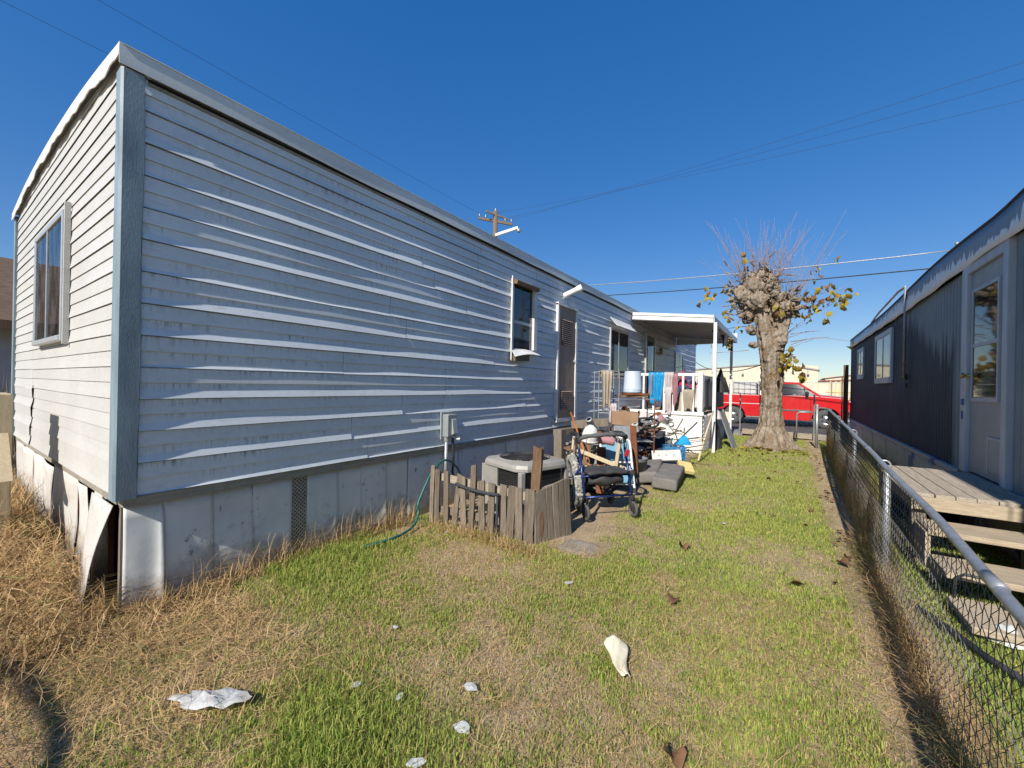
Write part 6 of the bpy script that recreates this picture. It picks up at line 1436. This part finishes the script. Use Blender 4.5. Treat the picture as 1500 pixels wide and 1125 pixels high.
h=np.where(isg,R.uniform(.016,.042,len(x))*(.75+.6*np.clip(g,0,1)+.6*(clump-.5)),R.uniform(.012,.034,len(x)))
edge=((x<-2.45)&(y>1.5)&(y<3.1)&isg); h=np.where(edge,h*(1.25+1.0*ss(-2.7,-3.2,x)),h)
tuft=np.exp(-(((x+1.55)/.24)**2+((y-.98)/.17)**2)); h=h*(1+1.5*tuft*isg)
w=np.where(isg,R.uniform(.0012,.0026,len(x)),R.uniform(.0008,.0018,len(x)))*(1+.12*np.hypot(x,y))
lean=np.where(isg,R.uniform(.05,.75,len(x)),R.uniform(.5,1.15,len(x)))
blades(x,y,h,w,tint,lean,'lawn_grass',M['grass'],'patchy green and straw-coloured lawn')
# dry tangled weeds at the left
M['weed']=grass_mat('dry_weed_stems',((0,(.60,.42,.21)),(.4,(.48,.31,.14)),(.75,(.33,.22,.10)),(1,(.24,.26,.08))),.25)
def tangle(n,xf,yf,zf,L,w,tint,name,label,curl=.9,up=.35,seg=6):
    Rr=np.random.RandomState(len(name)+n); x=xf(Rr,n);y=yf(Rr,n);z=zg(x,y)+zf(Rr,n,x,y)
    tv=np.clip(tint(Rr,n)+1.0*(fbm(x*2.6,y*2.6,4,77)-.48),0,1); th=Rr.uniform(0,2*PI,n); el=Rr.normal(up,.5,n); L_=Rr.uniform(*L,n)/seg; vs=np.zeros((n,(seg+1)*2,3),np.float32); ww=Rr.uniform(*w,n)*(1+.1*np.hypot(x,y)); dth=Rr.normal(0,curl,n); gr=zg(x,y)
    for k in range(seg+1):
        px=-np.sin(th);py=np.cos(th); pz=.45*np.sin(k*1.1+th); f=ww*(1-.8*k/seg)
        vs[:,2*k]=np.stack([x-px*f,y-py*f,z-pz*f],1); vs[:,2*k+1]=np.stack([x+px*f,y+py*f,z+pz*f],1)
        x=x+np.cos(th)*np.cos(el)*L_; y=y+np.sin(th)*np.cos(el)*L_; z=np.maximum(z+np.sin(el)*L_,gr+.005); th=th+dth/seg*2+Rr.normal(0,.35,n); el=el-.35*np.abs(Rr.normal(.5,.6,n))
        y=np.where((x<-3.36)&(y>.66),.66,y)
    I=(np.arange(n)*(seg+1)*2)[:,None]; q=np.concatenate([I+np.array([[2*k,2*k+1,2*k+3,2*k+2]]) for k in range(seg)])
    me=np_mesh(name,vs.reshape(-1,3),q); at=me.attributes.new('tint','FLOAT','POINT'); at.data.foreach_set('value',np.repeat(tv.astype(np.float32),(seg+1)*2))
    o=link(name,me,M['weed']); o['kind']='stuff'; o['label']=label; return o
wt=lambda R_,n: np.clip(np.abs(R_.normal(0,.38,n))+(R_.rand(n)<.10)*.6,0,1)
mh=lambda R_,n,x,y: R_.uniform(0,1,n)**1.3*.26*ss(-3.0,-4.2,x)*ss(-.9,.1,y)*(.4+1.0*fbm(x*1.8,y*1.8,3,61))
tangle(17000,lambda R_,n:R_.uniform(-7.9,-3.15,n),lambda R_,n:R_.uniform(-.9,.64,n),mh,(.15,.5),(.0012,.0032),wt,'dry_weeds','tangled dry straw-coloured weeds at the sunny end of the trailer')
tangle(6500,lambda R_,n:-3.2+np.abs(R_.normal(0,.85,n))*1.0-.35,lambda R_,n:R_.uniform(.0,1.25,n),lambda R_,n,x,y:R_.uniform(0,.02,n)+.05*ss(-2.9,-3.5,x)*R_.rand(n),(.08,.32),(.0008,.0019),wt,'straw','flattened dry straw lying over the lawn at the near left',1.2,.05,5)
tangle(15000,lambda R_,n:R_.uniform(-3.1,.5,n),lambda R_,n:R_.uniform(.4,3.4,n),lambda R_,n,x,y:R_.uniform(0,.012,n),(.05,.20),(.0006,.0013),wt,'loose_straw','loose dry stems scattered over the lawn',1.0,.05,4)
tangle(800,lambda R_,n:-3.30+np.abs(R_.normal(0,.05,n)),lambda R_,n:R_.uniform(.75,3.0,n),lambda R_,n,x,y:R_.uniform(0,.02,n),(.10,.34),(.001,.002),wt,'skirting_weeds','dry grass stalks along the foot of the skirting',.5,1.1,5)
tangle(900,lambda R_,n:R_.uniform(-3.0,-1.75,n),lambda R_,n:2.93+.13*R_.rand(n)+.0,lambda R_,n,x,y:R_.uniform(0,.02,n),(.06,.2),(.001,.002),wt,'picket_weeds','dry stalks at the foot of the pickets',.6,.9,5)
vt=lambda R_,n: np.clip(R_.normal(.72,.22,n),0,1)
tangle(20000,lambda R_,n:.0+R_.uniform(0,1,n),lambda R_,n:R_.uniform(4.2,12.6,n)**1.0,lambda R_,n,x,y:R_.uniform(0,.62,n)*R_.rand(n)**.5*ss(4.3,5.2,y),(.12,.5),(.0014,.0036),vt,'fence_vines_tmp','dry weeds grown up through the chain-link fence',.8,1.25,6)
o=bpy.data.objects['fence_vines_tmp']; o.name='fence_weeds'
co_=np.zeros(len(o.data.vertices)*3,np.float32); o.data.vertices.foreach_get('co',co_); co_=co_.reshape(-1,3)
fxs=np.interp(co_[:,1],[a[1] for a in FP],[a[0] for a in FP]); co_[:,0]=fxs+.02+(co_[:,0]-.35)*.16; co_[:,2]=np.minimum(co_[:,2],.92); o.data.vertices.foreach_set('co',co_.ravel()); o.data.update()
tangle(6500,lambda R_,n:.585+R_.normal(0,.03,n),lambda R_,n:R_.uniform(.5,5.0,n),lambda R_,n,x,y:R_.uniform(0,.10,n),(.08,.3),(.0008,.0018),vt,'fence_foot_weeds','thin dry stems along the foot of the near fence',.8,.7,5)
